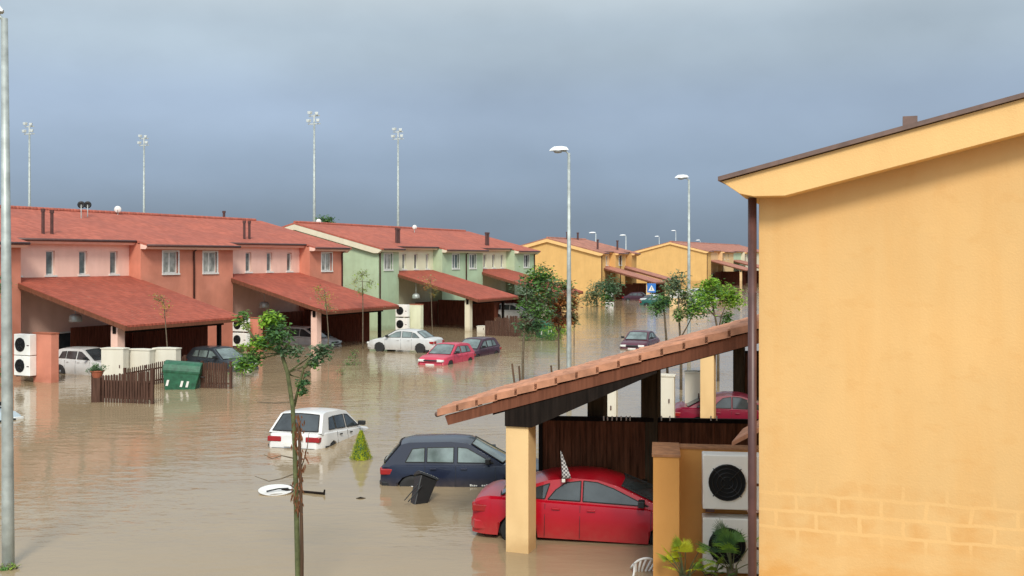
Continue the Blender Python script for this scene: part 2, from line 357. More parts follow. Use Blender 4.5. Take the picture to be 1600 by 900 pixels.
# ================================================================== terraces of the left side
TH = rad(26); U = Vector((math.sin(TH), math.cos(TH), 0)); V = Vector((math.cos(TH), -math.sin(TH), 0)); O0 = Vector((-10.85, 80, 0))
def rowp(t, n, z=0): return O0+U*t+V*n+Vector((0, 0, z))
def L3(p, w): return (w, -p[0], p[1])       # (n, z) outline swept along t
RP = .25; ZR = 6.72; RIDGE = -7.4
def zr(n): return ZR-RP*n if n > RIDGE else ZR-RP*(2*RIDGE-n)
def terrace(label, cat_loc, secs, trim, tile='tile_red', dz=0, carports=(), wins=True, pipes=(), flues=(), rz=math.pi/2-TH, verge_t=None, near_verge=True, low_win='white', gap_end=True, ctile='tile_car', postm=None, group='terraced blocks of houses'):
    r = thing('terraced_house', label, 'house', cat_loc, rz, group)
    r.location.z += dz
    for i, (t0, t1, n, mat, wl) in enumerate(secs):
        mb = MB(); th = .28
        core = [(n-th, -1.5), (n-th, zr(n-th)-.14), (RIDGE, zr(RIDGE)-.14), (2*RIDGE-n, zr(2*RIDGE-n)-.14), (2*RIDGE-n, -1.5)]
        mb.prism(core, L3, t0, t1)
        za, zb = 4.77, 6.05
        gw = [w for w in wl if len(w) > 2]; uw = [w for w in wl if len(w) == 2]
        # front skin with real window openings
        levels = []
        edges = sorted(uw)
        mb.box(t0, t1, -n, -n+th, -1.5, za); mb.box(t0, t1, -n, -n+th, zb, zr(n)-.14)
        x = t0
        for tcn, w in edges:
            mb.box(x, t0+tcn-w/2, -n, -n+th, za, zb); x = t0+tcn+w/2
        mb.box(x, t1, -n, -n+th, za, zb)
        mb.build('wall', mat, r)
        for tcn, w in edges:
            c = t0+tcn; f = MB(); yy = -n+.13
            fw = .07
            f.box(c-w/2, c-w/2+fw, yy, yy+.06, za, zb); f.box(c+w/2-fw, c+w/2, yy, yy+.06, za, zb)
            f.box(c-w/2+fw, c+w/2-fw, yy, yy+.06, za, za+fw); f.box(c-w/2+fw, c+w/2-fw, yy, yy+.06, zb-fw, zb)
            if w > 1: f.box(c-.05, c+.05, yy-.005, yy+.055, za+fw, zb-fw)
            if w > 1:   # painted surround
                f.box(c-w/2-.09, c-w/2, -n-.02, -n+.1, za-.02, zb+.08); f.box(c+w/2, c+w/2+.09, -n-.02, -n+.1, za-.02, zb+.08); f.box(c-w/2, c+w/2, -n-.02, -n+.1, zb, zb+.08)
            fo = f.build('window', 'white', r)
            p = MB(); p.box(c-w/2+.02, c+w/2-.02, yy+.03, yy+.05, za+.02, zb-.02); p.build('pane', ('glass', 'glass_dark', 'glass_curtain', 'glass', 'glass_mid')[int(abs(c*37.7)) % 5], fo)
            s_ = MB(); s_.box(c-w/2-.1, c+w/2+.1, -n-.07, -n+.12, za-.09, za); s_.build('sill', 'white', fo)
        # boxed eave and gutter
        mb = MB(); e0 = n; e1 = n+.52
        mb.prism([(e0, zr(e0)-.42), (e1-.12, zr(e0)-.42), (e1, zr(e1)-.16), (e1, zr(e1)-.13), (e0, zr(e0)-.13)], L3, t0-.03, t1+.03); mb.build('eave_box', trim, r)
        mb = MB(); mb.tube([(t0-.05, -(e1+.05), zr(e1)-.09), (t1+.05, -(e1+.05), zr(e1)-.09)], .075, 8); mb.build('gutter', 'gutter', r, smooth=True)
    T0 = secs[0][0]; T1 = secs[-1][1]
    mb = MB()
    for i, (t0, t1, n, mat, wl) in enumerate(secs):
        a = t0-(.35 if i == 0 else 0); b = t1+(.35 if i == len(secs)-1 else 0); e = n+.56
        mb.prism([(e, zr(e)-.13), (e, zr(e)), (RIDGE, zr(RIDGE)), (2*RIDGE-.9, zr(2*RIDGE-.9)), (2*RIDGE-.9, zr(2*RIDGE-.9)-.13), (RIDGE, zr(RIDGE)-.13)], L3, a, b)
    mb.build('roof', tile, r)
    mb = MB()
    for k in range(int((T1-T0)/.4)): mb.tube([(T0-.3+k*.4, -RIDGE, zr(RIDGE)+.02), (T0+.1+k*.4+.03, -RIDGE, zr(RIDGE)+.035)], .12, 8)
    mb.build('ridge_tiles', tile, r)
    for a, s_ in ((T0-.35, -1), (T1+.35, 1)):
        e = secs[0][2]+.52 if s_ < 0 else secs[-1][2]+.52
        mb = MB(); o1 = [(e, zr(e)-.15), (RIDGE, zr(RIDGE)-.15), (2*RIDGE-.9, zr(2*RIDGE-.9)-.15), (2*RIDGE-.9, zr(2*RIDGE-.9)-.30), (2*RIDGE, zr(2*RIDGE)-.58), (RIDGE, zr(RIDGE)-.58), (e-.75, zr(e-.75)-.58), (e-.35, zr(e-.75)-.58)]
        mb.prism(o1, L3, min(a, a-s_*.33), max(a, a-s_*.33)); mb.build('verge_board', trim, r)
    for t_ in pipes:
        n = [s for s in secs if s[0] <= t_ <= s[1]][0][2]
        mb = MB(); mb.tube([(t_, -(n+.5), zr(n)-.22), (t_, -(n+.07), zr(n)-.55), (t_, -(n+.07), -1)], .06, 8); mb.build('downpipe', 'gutter', r, smooth=True)
    for t_, n_, w_, h_ in flues:
        mb = MB(); mb.tube([(t_, -n_, zr(n_)-.1), (t_, -n_, zr(n_)+h_)], w_, 10); mb.tube([(t_, -n_, zr(n_)+h_), (t_, -n_, zr(n_)+h_+.16)], w_*1.35, 10); mb.build('chimney', 'gutter', r)
    for c in carports:
        carport(r, *c, tile=ctile, postm=postm or secs[0][3])
    return r
def carport(r, t0, t1, n0, n1, z0, z1, post=None, fence=True, tile='tile_car', postm='pink', door=True):
    dz_ = .12
    mb = MB(); mb.prism([(n0, z0), (n1, z1), (n1, z1-.1), (n0, z0-.1)], L3, t0-.15, t1+.15)
    cp = mb.build('carport_roof', tile, r)
    sl = (z0-z1)/(n1-n0); zc = lambda n: z0-(n-n0)*sl
    mb = MB()
    for t_ in (t0-.17, t1+.05): mb.prism([(n0, z0-.03), (n1+.03, zc(n1+.03)-.03), (n1+.03, zc(n1+.03)-.25), (n0, z0-.25)], L3, t_, t_+.12)
    mb.prism([(n1, zc(n1)-.105), (n1+.06, zc(n1)-.105), (n1+.06, zc(n1)-.26), (n1, zc(n1)-.26)], L3, t0-.05, t1+.05)
    mb.build('fascia', 'beam_red', cp)
    mb = MB()
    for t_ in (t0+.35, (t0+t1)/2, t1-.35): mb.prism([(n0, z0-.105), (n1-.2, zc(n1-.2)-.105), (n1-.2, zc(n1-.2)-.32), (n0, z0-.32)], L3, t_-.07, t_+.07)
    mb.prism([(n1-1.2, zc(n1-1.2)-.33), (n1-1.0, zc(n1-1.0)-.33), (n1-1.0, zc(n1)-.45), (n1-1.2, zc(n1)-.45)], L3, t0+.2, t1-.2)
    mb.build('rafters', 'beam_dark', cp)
    mb = MB(); mb.box(t0+.23, t0+.67, -(n1-.9), -(n1-1.34), -1.2, zc(n1)-.1); mb.build('post', postm, cp)
    mb = MB(); mb.box(t1-.45, t1-.27, -(n1-1.1), -(n1-1.28), -1.2, zc(n1)-.1); mb.build('post', 'beam_dark', cp)
    # board partition between the plots, and a board screen along the house wall
    mb = MB()
    if fence:
        k = int((n1-2.2)/.16)
        for i in range(k): mb.box(t1-.36+(.01 if i % 2 else 0), t1-.33+(.01 if i % 2 else 0), -(.3+i*.16), -(.3+i*.16+.155), -.8, 2.1)
        mb.build('partition', 'fence_red', r)
        mb = MB(); k = int((t1-t0)*.55/.16)
        for i in range(k): x = t1-.5-i*.16; mb.box(x-.155, x, -(n0+.75)+(.01 if i % 2 else 0), -(n0+.72)+(.01 if i % 2 else 0), -.8, 2.0)
        mb.build('partition', 'fence_red', r)
    if door:
        mb = MB(); mb.box(t0+.9, t0+1.9, -n0-.02, -n0-.10, -.5, 1.75); mb.build('door', 'beam_dark', r)
        for c in (t0+3.4, t0+4.7):
            mb = MB(); y = -n0-.05
            w, a, b = 1.0, .55, 1.75
            mb.box(c-w/2, c-w/2+.08, y, y+.04, a, b); mb.box(c+w/2-.08, c+w/2, y, y+.04, a, b); mb.box(c-w/2, c+w/2, y-.002, y+.042, b-.08, b); mb.box(c-w/2, c+w/2, y-.002, y+.042, a, a+.08)
            fo = mb.build('window', 'white', r); mb = MB(); mb.box(c-w/2+.04, c+w/2-.04, y+.02, y+.045, a+.04, b-.04); mb.build('pane', 'glass_dark', fo)

NW = [(.42, .55), (2.4, .55), (4.55, .55), (6.7, .55)]
def nwin(L_): return [(.42, .55), (L_*.32, .55), (L_*.59, .55), (L_*.86, .55)]
D, Pn = .5, -.4
def cport(t0, t1): return (t0, t1, Pn, 7.75, 4.66, 2.52)
pinkb = terrace('long pink and salmon terrace with red tiled roof, nearest on the left', O0, [
    (-36, -32.05, D, 'salmon', [(2, 1.15)]), (-32.05, -24.24, Pn, 'pink', nwin(7.81)), (-24.24, -16.6, D, 'salmon', [(2.3, 1.2), (5.6, 1.2)]),
    (-16.6, -8.7, Pn, 'pink', nwin(7.9)), (-8.7, -4.74, D, 'salmon', [(2.0, 1.2)])], 'pink',
    carports=[cport(-32.05, -24.24), cport(-16.6, -8.7)], postm='pink', pipes=(-20.1, -4.9), flues=[(-29.6, -.9, .085, 1.15), (-29.05, -.9, .085, 1.1), (-13.9, -.9, .085, 1.05), (-13.4, -.9, .085, 1.05), (-6.2, -9.5, .1, 1.1)])
greenb = terrace('green and pale green terrace with red tiled roof, behind the silver sedan', O0, [
    (0, 2.95, D, 'sage', [(1.4, 1.15)]), (2.95, 9.93, Pn, 'pale_green', nwin(6.98)), (9.93, 17.5, D, 'sage', [(2.4, 1.2), (5.6, 1.2)]),
    (17.5, 24.3, Pn, 'pale_green', nwin(6.8)), (24.3, 29.0, D, 'sage', [(2.8, 1.2)])], 'cream',
    carports=[cport(2.95, 9.93), cport(17.5, 24.3)], pipes=(.12, 14.2, 28.9), flues=[(4.8, -.9, .11, 1.1), (5.15, -.9, .11, 1.05), (20.9, -.9, .11, 1.1), (21.3, -.9, .11, 1.1)], postm='cream')
yelA = terrace('short yellow terrace with gable end facing, middle of the far street', (11.6, 138.8, 0), [
    (0, 1.6, D, 'yellow_far', []), (1.6, 5.6, Pn, 'cream_yellow', [(1, .6), (3, .6)]), (5.6, 9.6, D, 'yellow_far', [(2, 1.1)]), (9.6, 12.4, Pn, 'cream_yellow', [(1.2, .6)]), (12.4, 14.6, D, 'ochre', [])], 'yellow_trim', tile='tile_far', ctile='tile_far',
    carports=[cport(1.2, 6.0), cport(9.4, 13.2)], pipes=(.15, 7.5), flues=[(2.6, -1, .14, 1.2), (10.5, -1, .14, 1.2), (6, -7, .14, .9), (10, -7, .14, .9)], postm='cream_yellow')
yelB = terrace('farthest yellow terrace turning green at its far end, seen past the right lamp', (40.4, 215, 0), [
    (0, 3.4, D, 'yellow_far', []), (3.4, 13, Pn, 'cream_yellow', []), (13, 23, D, 'cream_yellow', [(2, .7), (5, .7)]), (23, 34, Pn, 'mint', []), (34, 44, D, 'cream', [(3, 1)]), (44, 62, Pn, 'cream', [])], 'yellow_trim', tile='tile_far', ctile='tile_far', dz=.8,
    carports=[cport(4, 13), cport(23.5, 33)], pipes=(.15, 13.2, 34.2), flues=[], postm='cream_yellow')

# ================================================================== right side: near yellow house
TN = rad(20); RN = Vector((2.93, 12.15, 0))
def build_near(root, main=True):
    def P2(p, w): return (p[0], w, p[1])        # (a, z) outline swept along b
    rp = .25; ze = 6.56
    za = lambda a: ze+rp*(a+.42) if a < 7.4 else ze+rp*(7.82*2-(a+.42))
    mb = MB(); mb.prism([(0, -1.5), (0, za(0)-.12), (7.4, za(7.4)-.12), (14.8, za(14.8)-.12), (14.8, -1.5)], P2, 0, 14.5)
    mb.build('wall', 'near_wall', root)
    mb = MB(); mb.prism([(-.42, ze-.05), (-.42, ze+.0), (7.4, za(7.4)), (15.2, za(15.2)), (15.2, za(15.2)-.05), (7.4, za(7.4)-.05)], P2, -.42, 14.9)
    mb.build('roof', 'roof_edge', root)
    mb = MB(); mb.prism([(-.39, ze-.052), (-.18, ze-.20), (-.02, ze-.235), (.33, ze-.235), (7.4, za(7.4)-.42), (15, za(15)-.42), (15, za(15)-.052), (7.4, za(7.4)-.052)], P2, -.36, -.002)
    mb.build('verge_board', 'yellow_trim', root, bevel=.006)
    mb = MB(); mb.prism([(-.38, ze-.055), (-.02, ze-.055+.08), (-.002, ze-.235), (-.16, ze-.235)], P2, .0, 14.7); mb.build('eave_box', 'yellow_trim', root)
    mb = MB(); mb.tube([(-.075, -.02, ze-.236), (-.075, -.02, -1)], .052, 14); 
    mb.build('downpipe', 'gutter', root, smooth=True)
    mb = MB()
    for z in (5.2, 3.9, 2.6): mb.box(-.132, -.0, -.045, .01, z, z+.02)
    mb.build('pipe_bracket', 'roof_edge', root)
    mb = MB(); mb.box(1.60, 1.76, .35, .51, za(1.6)-.1, za(1.6)+.20); mb.build('roof_vent', 'roof_edge', root)
    # porch canopy on the street side
    mb = MB(); mb.prism([(-.72, 2.84), (-.72, 2.90), (-.01, 3.33), (-.01, 3.25)], P2, 2.9, 4.2); mb.build('porch_roof', 'tile_near', root)
    # carport: low edge a=-6.8, wall a=0, from b=5.9 to 9.7
    b0, b1 = 5.95, 9.7; A0 = -6.78; Z0 = 2.60; sl = .302
    zc = lambda a: Z0+(a-A0)*sl
    cs = .40; mb = MB(); n = int(6.78/cs)+1; cols = 14; cw = (b1-b0)/cols
    rnd = random.Random(3)
    for i in range(n):
        a0 = A0+i*cs; a1 = min(a0+cs+.07, -.01)
        for j in range(cols):
            q0 = b0+j*cw; jz = rnd.uniform(-.008, .008); js = rnd.uniform(-.012, .012)
            prev = None
            prof = [(0, .0), (.12, .035), (.3, .06), (.5, .065), (.7, .055), (.88, .03), (1.0, 0)]
            vs = []
            for u_, h in prof:
                b = q0+u_*cw
                vs.append((a0+js, b, zc(a0)+h+.055+jz)); vs.append((a1+js, b, zc(a1)+h+.012+jz))
                vs.append((a0+js, b, zc(a0)+h+.02+jz)); 
            k = 3; fs = []
            for q in range(len(prof)-1):
                x = q*k; fs.append((x, x+1, x+k+1, x+k)); fs.append((x, x+k, x+k+2, x+2))
            # near edge skirt
            fs.append((0, 2, 1)); 
            mb.add(vs, fs, 0)
    # verge tiles: stepped caps along the near edge
    for i in range(n):
        a0 = A0+i*cs-.02; a1 = min(a0+cs+.05, -.01); lift = rnd.uniform(-.006, .006)
        mb.add([(a0, b0-.10, zc(a0)-.055+lift), (a1, b0-.10, zc(a1)-.075+lift), (a1, b0-.10, zc(a1)+.048+lift), (a0, b0-.10, zc(a0)+.080+lift),
                (a0, b0+.14, zc(a0)-.045+lift), (a1, b0+.14, zc(a1)-.085+lift), (a1, b0+.14, zc(a1)+.048+lift), (a0, b0+.14, zc(a0)+.080+lift)],
               [(0, 1, 2, 3), (3, 2, 6, 7), (0, 3, 7, 4), (7, 6, 5, 4), (1, 0, 4, 5), (2, 1, 5, 6)], 0)
    cr_ = mb.build('carport_roof', 'tile_near', root)
    mb = MB(); P3 = P2
    mb.prism([(A0+.12, zc(A0+.12)-.09), (-.01, zc(0)-.09), (-.01, zc(0)-.32), (A0+.19, zc(A0+.19)-.29)], P2, b0-.05, b0+.05)
    mb.prism([(A0+.12, zc(A0+.12)-.09), (-.01, zc(0)-.09), (-.01, zc(0)-.32), (A0+.19, zc(A0+.19)-.29)], P2, b1-.1, b1)
    mb.build('fascia', 'beam_red', cr_)
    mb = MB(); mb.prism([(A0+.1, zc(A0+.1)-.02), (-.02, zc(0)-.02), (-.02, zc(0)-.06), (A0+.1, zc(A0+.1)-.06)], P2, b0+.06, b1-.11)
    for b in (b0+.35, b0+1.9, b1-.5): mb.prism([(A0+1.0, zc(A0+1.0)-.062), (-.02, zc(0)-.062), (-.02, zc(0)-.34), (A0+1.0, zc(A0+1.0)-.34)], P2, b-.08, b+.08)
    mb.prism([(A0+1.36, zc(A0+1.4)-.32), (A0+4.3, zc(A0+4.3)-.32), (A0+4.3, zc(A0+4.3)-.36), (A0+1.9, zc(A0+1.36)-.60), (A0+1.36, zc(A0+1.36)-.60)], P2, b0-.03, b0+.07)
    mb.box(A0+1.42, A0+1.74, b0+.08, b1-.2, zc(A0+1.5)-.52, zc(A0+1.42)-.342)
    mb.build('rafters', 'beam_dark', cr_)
    mb = MB(); mb.tube([(A0-.03, b0-.08, Z0-.03), (A0-.03, b1, Z0-.03)], .055, 10); mb.build('gutter', 'roof_edge', cr_, smooth=True)
    mb = MB(); pa = A0+1.36; mb.box(pa, pa+.46, b0+.02, b0+.48, -1.5, zc(A0+1.5)-.521); mb.build('pillar', 'pillar_yellow', cr_, bevel=.012)
    for a in (-4.75, -3.55):
        mb = MB(); mb.box(a, a+.36, b1-.36, b1+.0, -1.5, zc(a)-.33); mb.build('pillar', 'post_shaded', cr_)
near = thing('yellow_house', 'nearest yellow house with blank gable wall and damp block marks, filling the right', 'house', RN, -TN, 'yellow houses with lean-to carports on the right'); build_near(near)
DISP = Vector((6.5, 15.1, 0))
nb = dup(near, RN+DISP, -TN, 'yellow neighbour house whose carport roof edge shows just above the nearest carport')
def nl(a, b, z=0): return RN+Vector((math.cos(TN), -math.sin(TN), 0))*a+Vector((math.sin(TN), math.cos(TN), 0))*b+Vector((0, 0, z))

# board fence under the carport
def board_fence(label, p0, p1, h, mat='fence_wood', bw=.13, gap=-.002, group='solid board fences under carports', base=-.6, caps=False, jag=0.0, rail='beam_dark'):
    p0 = Vector(p0); p1 = Vector(p1); d = p1-p0; Ln = d.length; rz = math.atan2(d.y, d.x)
    r = thing('board_fence', label, 'fence', (p0.x, p0.y, 0), rz, group)
    mb = MB(); k = int(Ln/(bw+gap)); rn = random.Random(int(Ln*100))
    for i in range(k):
        x = i*(bw+gap); o = (.009 if i % 2 else -.009)+rn.uniform(-.003, .003); mb.box(x, x+bw, -.012+o, .012+o, base, h-.08+rn.uniform(-jag, jag))
    mb.build('boards', mat, r)
    mb = MB(); mb.box(-.02, Ln, -.05, .05, h-.09, h); mb.build('top_rail', rail, r)
    for x in (-.06, Ln):
        mb = MB(); mb.box(x, x+.09, -.05, .05, base, h+.03); mb.build('post', rail, r)
    return r
board_fence('dark brown board fence behind the red car under the near carport', at(846, 650, 22.35).xy.to_3d(), at(1230, 650, 21.8).xy.to_3d(), 2.18)
fA = at(846, 650, 22.9); 
board_fence('dark brown board fence behind the crimson car under the neighbour carport', (8.4, 38.6, 0), (13, 38.2, 0), 2.15)
# small white clips on the top rail
mb = MB()
for px in (943, 949, 956, 963, 970, 978, 984, 1033, 1046, 1110, 1119):
    p = at(px, 653, 22.27-(px-846)/384*.55); mb.box(p.x-.012, p.x+.014, p.y-.06, p.y-.045, p.z-.05, p.z+.05)
tag(mb.build('fence_clip', 'white'), 'row of small white clips along the dark top rail of the near fence', 'clips')

# air conditioning screen wall + units
def ac_unit(label, loc, rz, w=1.02, h=.92, dp=.36, group='outdoor air conditioning units'):
    r = thing('air_conditioner', label, 'air conditioner', loc, rz, group)
    mb = MB(); mb.box(-w/2, w/2, 0, dp, 0, h); mb.build('casing', 'ac_white', r, bevel=.02, seg=2)
    mb = MB(); cx = -w/2+h*.44; mb.lathe((cx, -.004, h*.5), [(.31*h/.92, -.0), (.31*h/.92, .012), (.02, .012)], 28, axis='y'); fan = mb.build('fan_grille', 'grille', r)
    mb = MB()
    for rr in (.10, .17, .24, .30):
        k = rr*h/.92; mb.tube([(cx+k*math.cos(a*math.pi/10), -.03, h*.5+k*math.sin(a*math.pi/10)) for a in range(21)], .006, 5)
    for a in range(4):
        th = math.pi/4+a*math.pi/2; mb.tube([(cx+.05*math.cos(th), -.03, h*.5+.05*math.sin(th)), (cx+.36*h*math.cos(th), -.012, h*.5+.36*h*math.sin(th))], .009, 5)
    mb.build('guard', 'black', fan)
    mb = MB(); mb.box(w/2-.2, w/2-.06, -.006, .01, h*.45, h*.5); mb.build('badge', 'gutter', r)
    for x in (-w/2+.05, w/2-.2):
        mb = MB(); mb.box(x, x+.15, .05, .3, -.06, -.001); mb.build('foot', 'gutter', r)
    return r
wr = thing('screen_wall', 'ochre screen wall with brown cap beside the red car, holding air conditioners', 'wall', (2.35, 17.05, 0), rad(-8))
mb = MB(); mb.box(0, .43, 0, 1.15, -1.5, 2.31); mb.box(.43, 2.6, .85, 1.15, -1.5, 2.30); mb.build('wall', stucco('ochre_wall', (.66, .33, .10), .15), wr)
mb = MB(); mb.box(-.02, .45, -.02, 1.17, 2.312, 2.35); mb.box(.452, 2.6, .83, 1.17, 2.303, 2.335); mb.build('cap', plain('cap', (.33, .155, .07), .8, var=.3), wr)
ac_unit('white air conditioner above the palm, upper of the two by the near downpipe', at(1146, 797, 17.25), rad(-8))
ac_unit('white air conditioner half hidden by the fan palm, lower of the two', at(1146, 896, 17.25), rad(-8))

# ================================================================== cars
def lerp(a, b, t): return a+(b-a)*t
def pl(pts, x):
    if x <= pts[0][0]: return pts[0][1]
    for (x0, y0), (x1, y1) in zip(pts, pts[1:]):
        if x <= x1: return lerp(y0, y1, (x-x0)/(x1-x0))
    return pts[-1][1]
KIND = {
 'hatch': dict(L=4.0, W=1.68, top=[(-2.0, .80), (-1.93, .90), (-1.7, .93), (.9, .91), (1.5, .85), (1.86, .76), (2.0, .60)], roof=[(-1.90, .90), (-1.50, 1.38), (-1.3, 1.43), (-.3, 1.45), (.12, 1.41), (.98, .89)],
     wheels=(-1.22, 1.22), win=[[(-1.38, .97), (-1.22, 1.28), (-.92, 1.31), (-.92, .97)], [(-.86, .97), (-.86, 1.31), (-.22, 1.32), (-.22, .96)], [(-.12, .96), (-.12, 1.32), (.10, 1.30), (.74, .95)]], k=.30),
 'sedan': dict(L=4.5, W=1.72, top=[(-2.25, .72), (-2.18, .88), (-1.9, .94), (-1.3, .95), (.95, .92), (1.7, .83), (2.1, .72), (2.25, .58)], roof=[(-1.62, .93), (-.98, 1.34), (-.55, 1.41), (.0, 1.42), (.35, 1.37), (1.22, .90)],
     wheels=(-1.36, 1.36), win=[[(-1.28, .98), (-.97, 1.23), (-.80, 1.27), (-.80, .98)], [(-.75, .98), (-.75, 1.29), (-.12, 1.33), (-.12, .97)], [(-.03, .97), (-.03, 1.33), (.28, 1.29), (.93, .96)]], k=.30),
 'coupe': dict(L=4.5, W=1.74, top=[(-2.25, .70), (-2.19, .90), (-1.95, .97), (-1.3, .97), (.95, .92), (1.7, .82), (2.1, .70), (2.25, .55)], roof=[(-1.72, .95), (-1.25, 1.19), (-.85, 1.33), (-.40, 1.39), (.05, 1.38), (.40, 1.29), (1.30, .90)],
     wheels=(-1.38, 1.36), win=[[(-1.42, .985), (-1.20, 1.13), (-.82, 1.27), (-.90, .98)], [(-.84, .975), (-.70, 1.16), (-.52, 1.30), (-.25, 1.345), (-.25, .97)], [(-.20, .97), (-.20, 1.35), (.05, 1.335), (.35, 1.235), (.98, .945)]], k=.32),
 'mpv': dict(L=4.4, W=1.75, top=[(-2.2, .8), (-2.12, .95), (-1.8, 1.0), (1.1, .98), (1.7, .88), (2.1, .74), (2.2, .6)], roof=[(-2.08, .96), (-1.75, 1.5), (-1.4, 1.6), (-.2, 1.62), (.25, 1.55), (1.5, .94)],
     wheels=(-1.35, 1.4), win=[[(-1.85, 1.06), (-1.62, 1.46), (-1.05, 1.50), (-1.05, 1.05)], [(-.98, 1.05), (-.98, 1.50), (-.15, 1.51), (-.15, 1.04)], [(-.07, 1.04), (-.07, 1.51), (.18, 1.48), (1.1, 1.02)]], k=.26),
}
def car(kind, label, paint, loc, heading, tilt=(0, 0), cat='car', group='flooded cars', gl='glass_dark', bumper=None, plate=True, trim=False, arch=True, name='car', square_rear=False, boxy=0):
    """heading = direction of the nose, degrees anticlockwise from +X; tilt = (roll, pitch)"""
    K = KIND[kind]; Lh = K['L']/2; Wh = K['W']/2; k = K['k']
    r = thing(name, label, cat, loc, 0, group, rot=None)
    r.rotation_mode = 'ZYX'; R = Matrix.Rotation(rad(heading), 3, 'Z') @ Matrix.Rotation(rad(tilt[1]), 3, 'Y') @ Matrix.Rotation(rad(tilt[0]), 3, 'X')
    r.rotation_mode = 'XYZ'; r.rotation_euler = R.to_euler()
    wr_ = .33; wx = K['wheels']
    xs = sorted(set([-Lh, -Lh+.05, -Lh+.16, -Lh+.4] + [x for x, _ in K['top'][1:-1]] + [Lh-.4, Lh-.16, Lh-.05, Lh] + [w+d for w in wx for d in (-.37, -.33, -.22, 0, .22, .33, .37)] + [-.5, 0, .5]))
    xs2 = [xs[0]]
    for x in xs[1:]:
        if x-xs2[-1] > .035: xs2.append(x)
    xs = xs2
    def bot(x):
        for w in wx:
            d = abs(x-w)
            if d < .36: return .30+math.sqrt(max(0, .36**2-d*d))*.98+.0
        return .20
    def hw(x):
        e = (Lh-abs(x)); 
        return Wh*(1-.20*max(0, 1-e/.40)**2.2) if e < .4 else Wh
    mb = MB(); ring = []
    for x in xs:
        zt = pl(K['top'], x); zb = bot(x); w = hw(x); zm = lerp(zb, zt, .55)
        ring.append([(0, zb), (w*.75, zb), (w*.965, zb+.02), (w, max(zb+.03, .48)), (w*.995, max(zb+.05, zt-.22)), (w*.955, zt-.045), (w*.88, zt+.005), (w*.5, zt+.03), (0, zt+.04)])
    m_ = len(ring[0]); full = 2*m_-2
    for x, q in zip(xs, ring):
        for y, z in q: mb.v.append((x, y, z))
        for y, z in q[-2:0:-1]: mb.v.append((x, -y, z))
    for i in range(len(xs)-1):
        for j in range(full): mb.f.append((i*full+j, i*full+(j+1) % full, (i+1)*full+(j+1) % full, (i+1)*full+j))
    mb.f.append(tuple(range(full-1, -1, -1))); mb.f.append(tuple((len(xs)-1)*full+j for j in range(full)))
    mb.m = [0]*len(mb.f)
    # cabin: planar leaning sides under a curved roof line, in the same body mesh
    wb = Wh*.93; rf = K['roof']; zb0 = min(rf[0][1], rf[-1][1])-.03
    def yw(z): return wb-k*(z-zb0)
    kk = len(mb.v)
    def crown(i): return .0 if i in (0, len(rf)-1) else .035
    for i, (x, z) in enumerate(rf):
        y = yw(z); zc_ = z+crown(i); dx = (.10 if i >= len(rf)-2 else (-.08 if i <= 1 else 0))*(1 if i in (0, len(rf)-1) else .5)
        for p in ((x, -yw(zb0), zb0), (x, -y, z), (x+dx*.75, -y*.5, zc_), (x+dx, 0, zc_+.005), (x+dx*.75, y*.5, zc_), (x, y, z), (x, yw(zb0), zb0)): mb.v.append(p)
    for i in range(len(rf)-1):
        for j in range(6):
            a = kk+i*7+j; mb.f.append((a, a+1, a+8, a+7)); mb.m.append(0)
    body = mb.build('body', paint, r, smooth=True, bevel=.028, seg=3, wn=True)
    # side windows
    def clip(poly, side):
        f = MB(); o = .012; nrm = Vector((0, side, k)).normalized()
        pts = [Vector((x, side*yw(z), z))+nrm*o for x, z in poly]; c = sum(pts, Vector())/len(pts)
        f.add(pts+[p-nrm*.02 for p in pts], [tuple(range(len(pts)))]+[(i, i+len(pts), (i+1) % len(pts)+len(pts), (i+1) % len(pts)) for i in range(len(pts))]); return f
    for side in (-1, 1):
        for poly in K['win']:
            w = clip(poly, side).build('side_window', gl, r)
            # rubber seal round the window
            f = MB(); nrm = Vector((0, side, k)).normalized(); pts = [Vector((x, side*yw(z), z))+nrm*.012 for x, z in poly]; pts.append(pts[0]); 
            for a, b in zip(pts, pts[1:]): f.tube([a, b], .011, 5)
            f.build('seal', 'rubber', w)
    # windscreen and rear window
    def screen(i, j, nm):
        (xa, za), (xb, zb_) = rf[i], rf[j]; f = MB(); vs = []
        for t_ in (.06, .5, .93):
            x = lerp(xa, xb, t_); z = lerp(za, zb_, t_)
            for s_ in (-1, -.5, 0, .5, 1):
                sg = 1 if nm == 'windscreen' else -1
                bulge = sg*(.10 if nm == 'windscreen' else .08)*(1-.5*t_)*(1-abs(s_)**1.6)
                y = (yw(z)-.10)*s_; nx = sg*.025
                vs.append((x+bulge+nx, y, z+.022+.035*t_*(1-abs(s_)**1.6)))
        fs = [(a*5+b, a*5+b+1, a*5+b+6, a*5+b+5) for a in range(2) for b in range(4)]
        f.add(vs, fs); w = f.build(nm, gl, r, smooth=True)
        sf = MB(); idx = [0, 1, 2, 3, 4, 9, 14, 13, 12, 11, 10, 5, 0]; sf.tube([vs[q] for q in idx], .016, 6, cap=False); sf.build('seal', 'rubber', w)
    screen(len(rf)-1, len(rf)-2, 'windscreen'); screen(0, 1, 'rear_window')
    # lamps
    zt = pl(K['top'], Lh-.1)
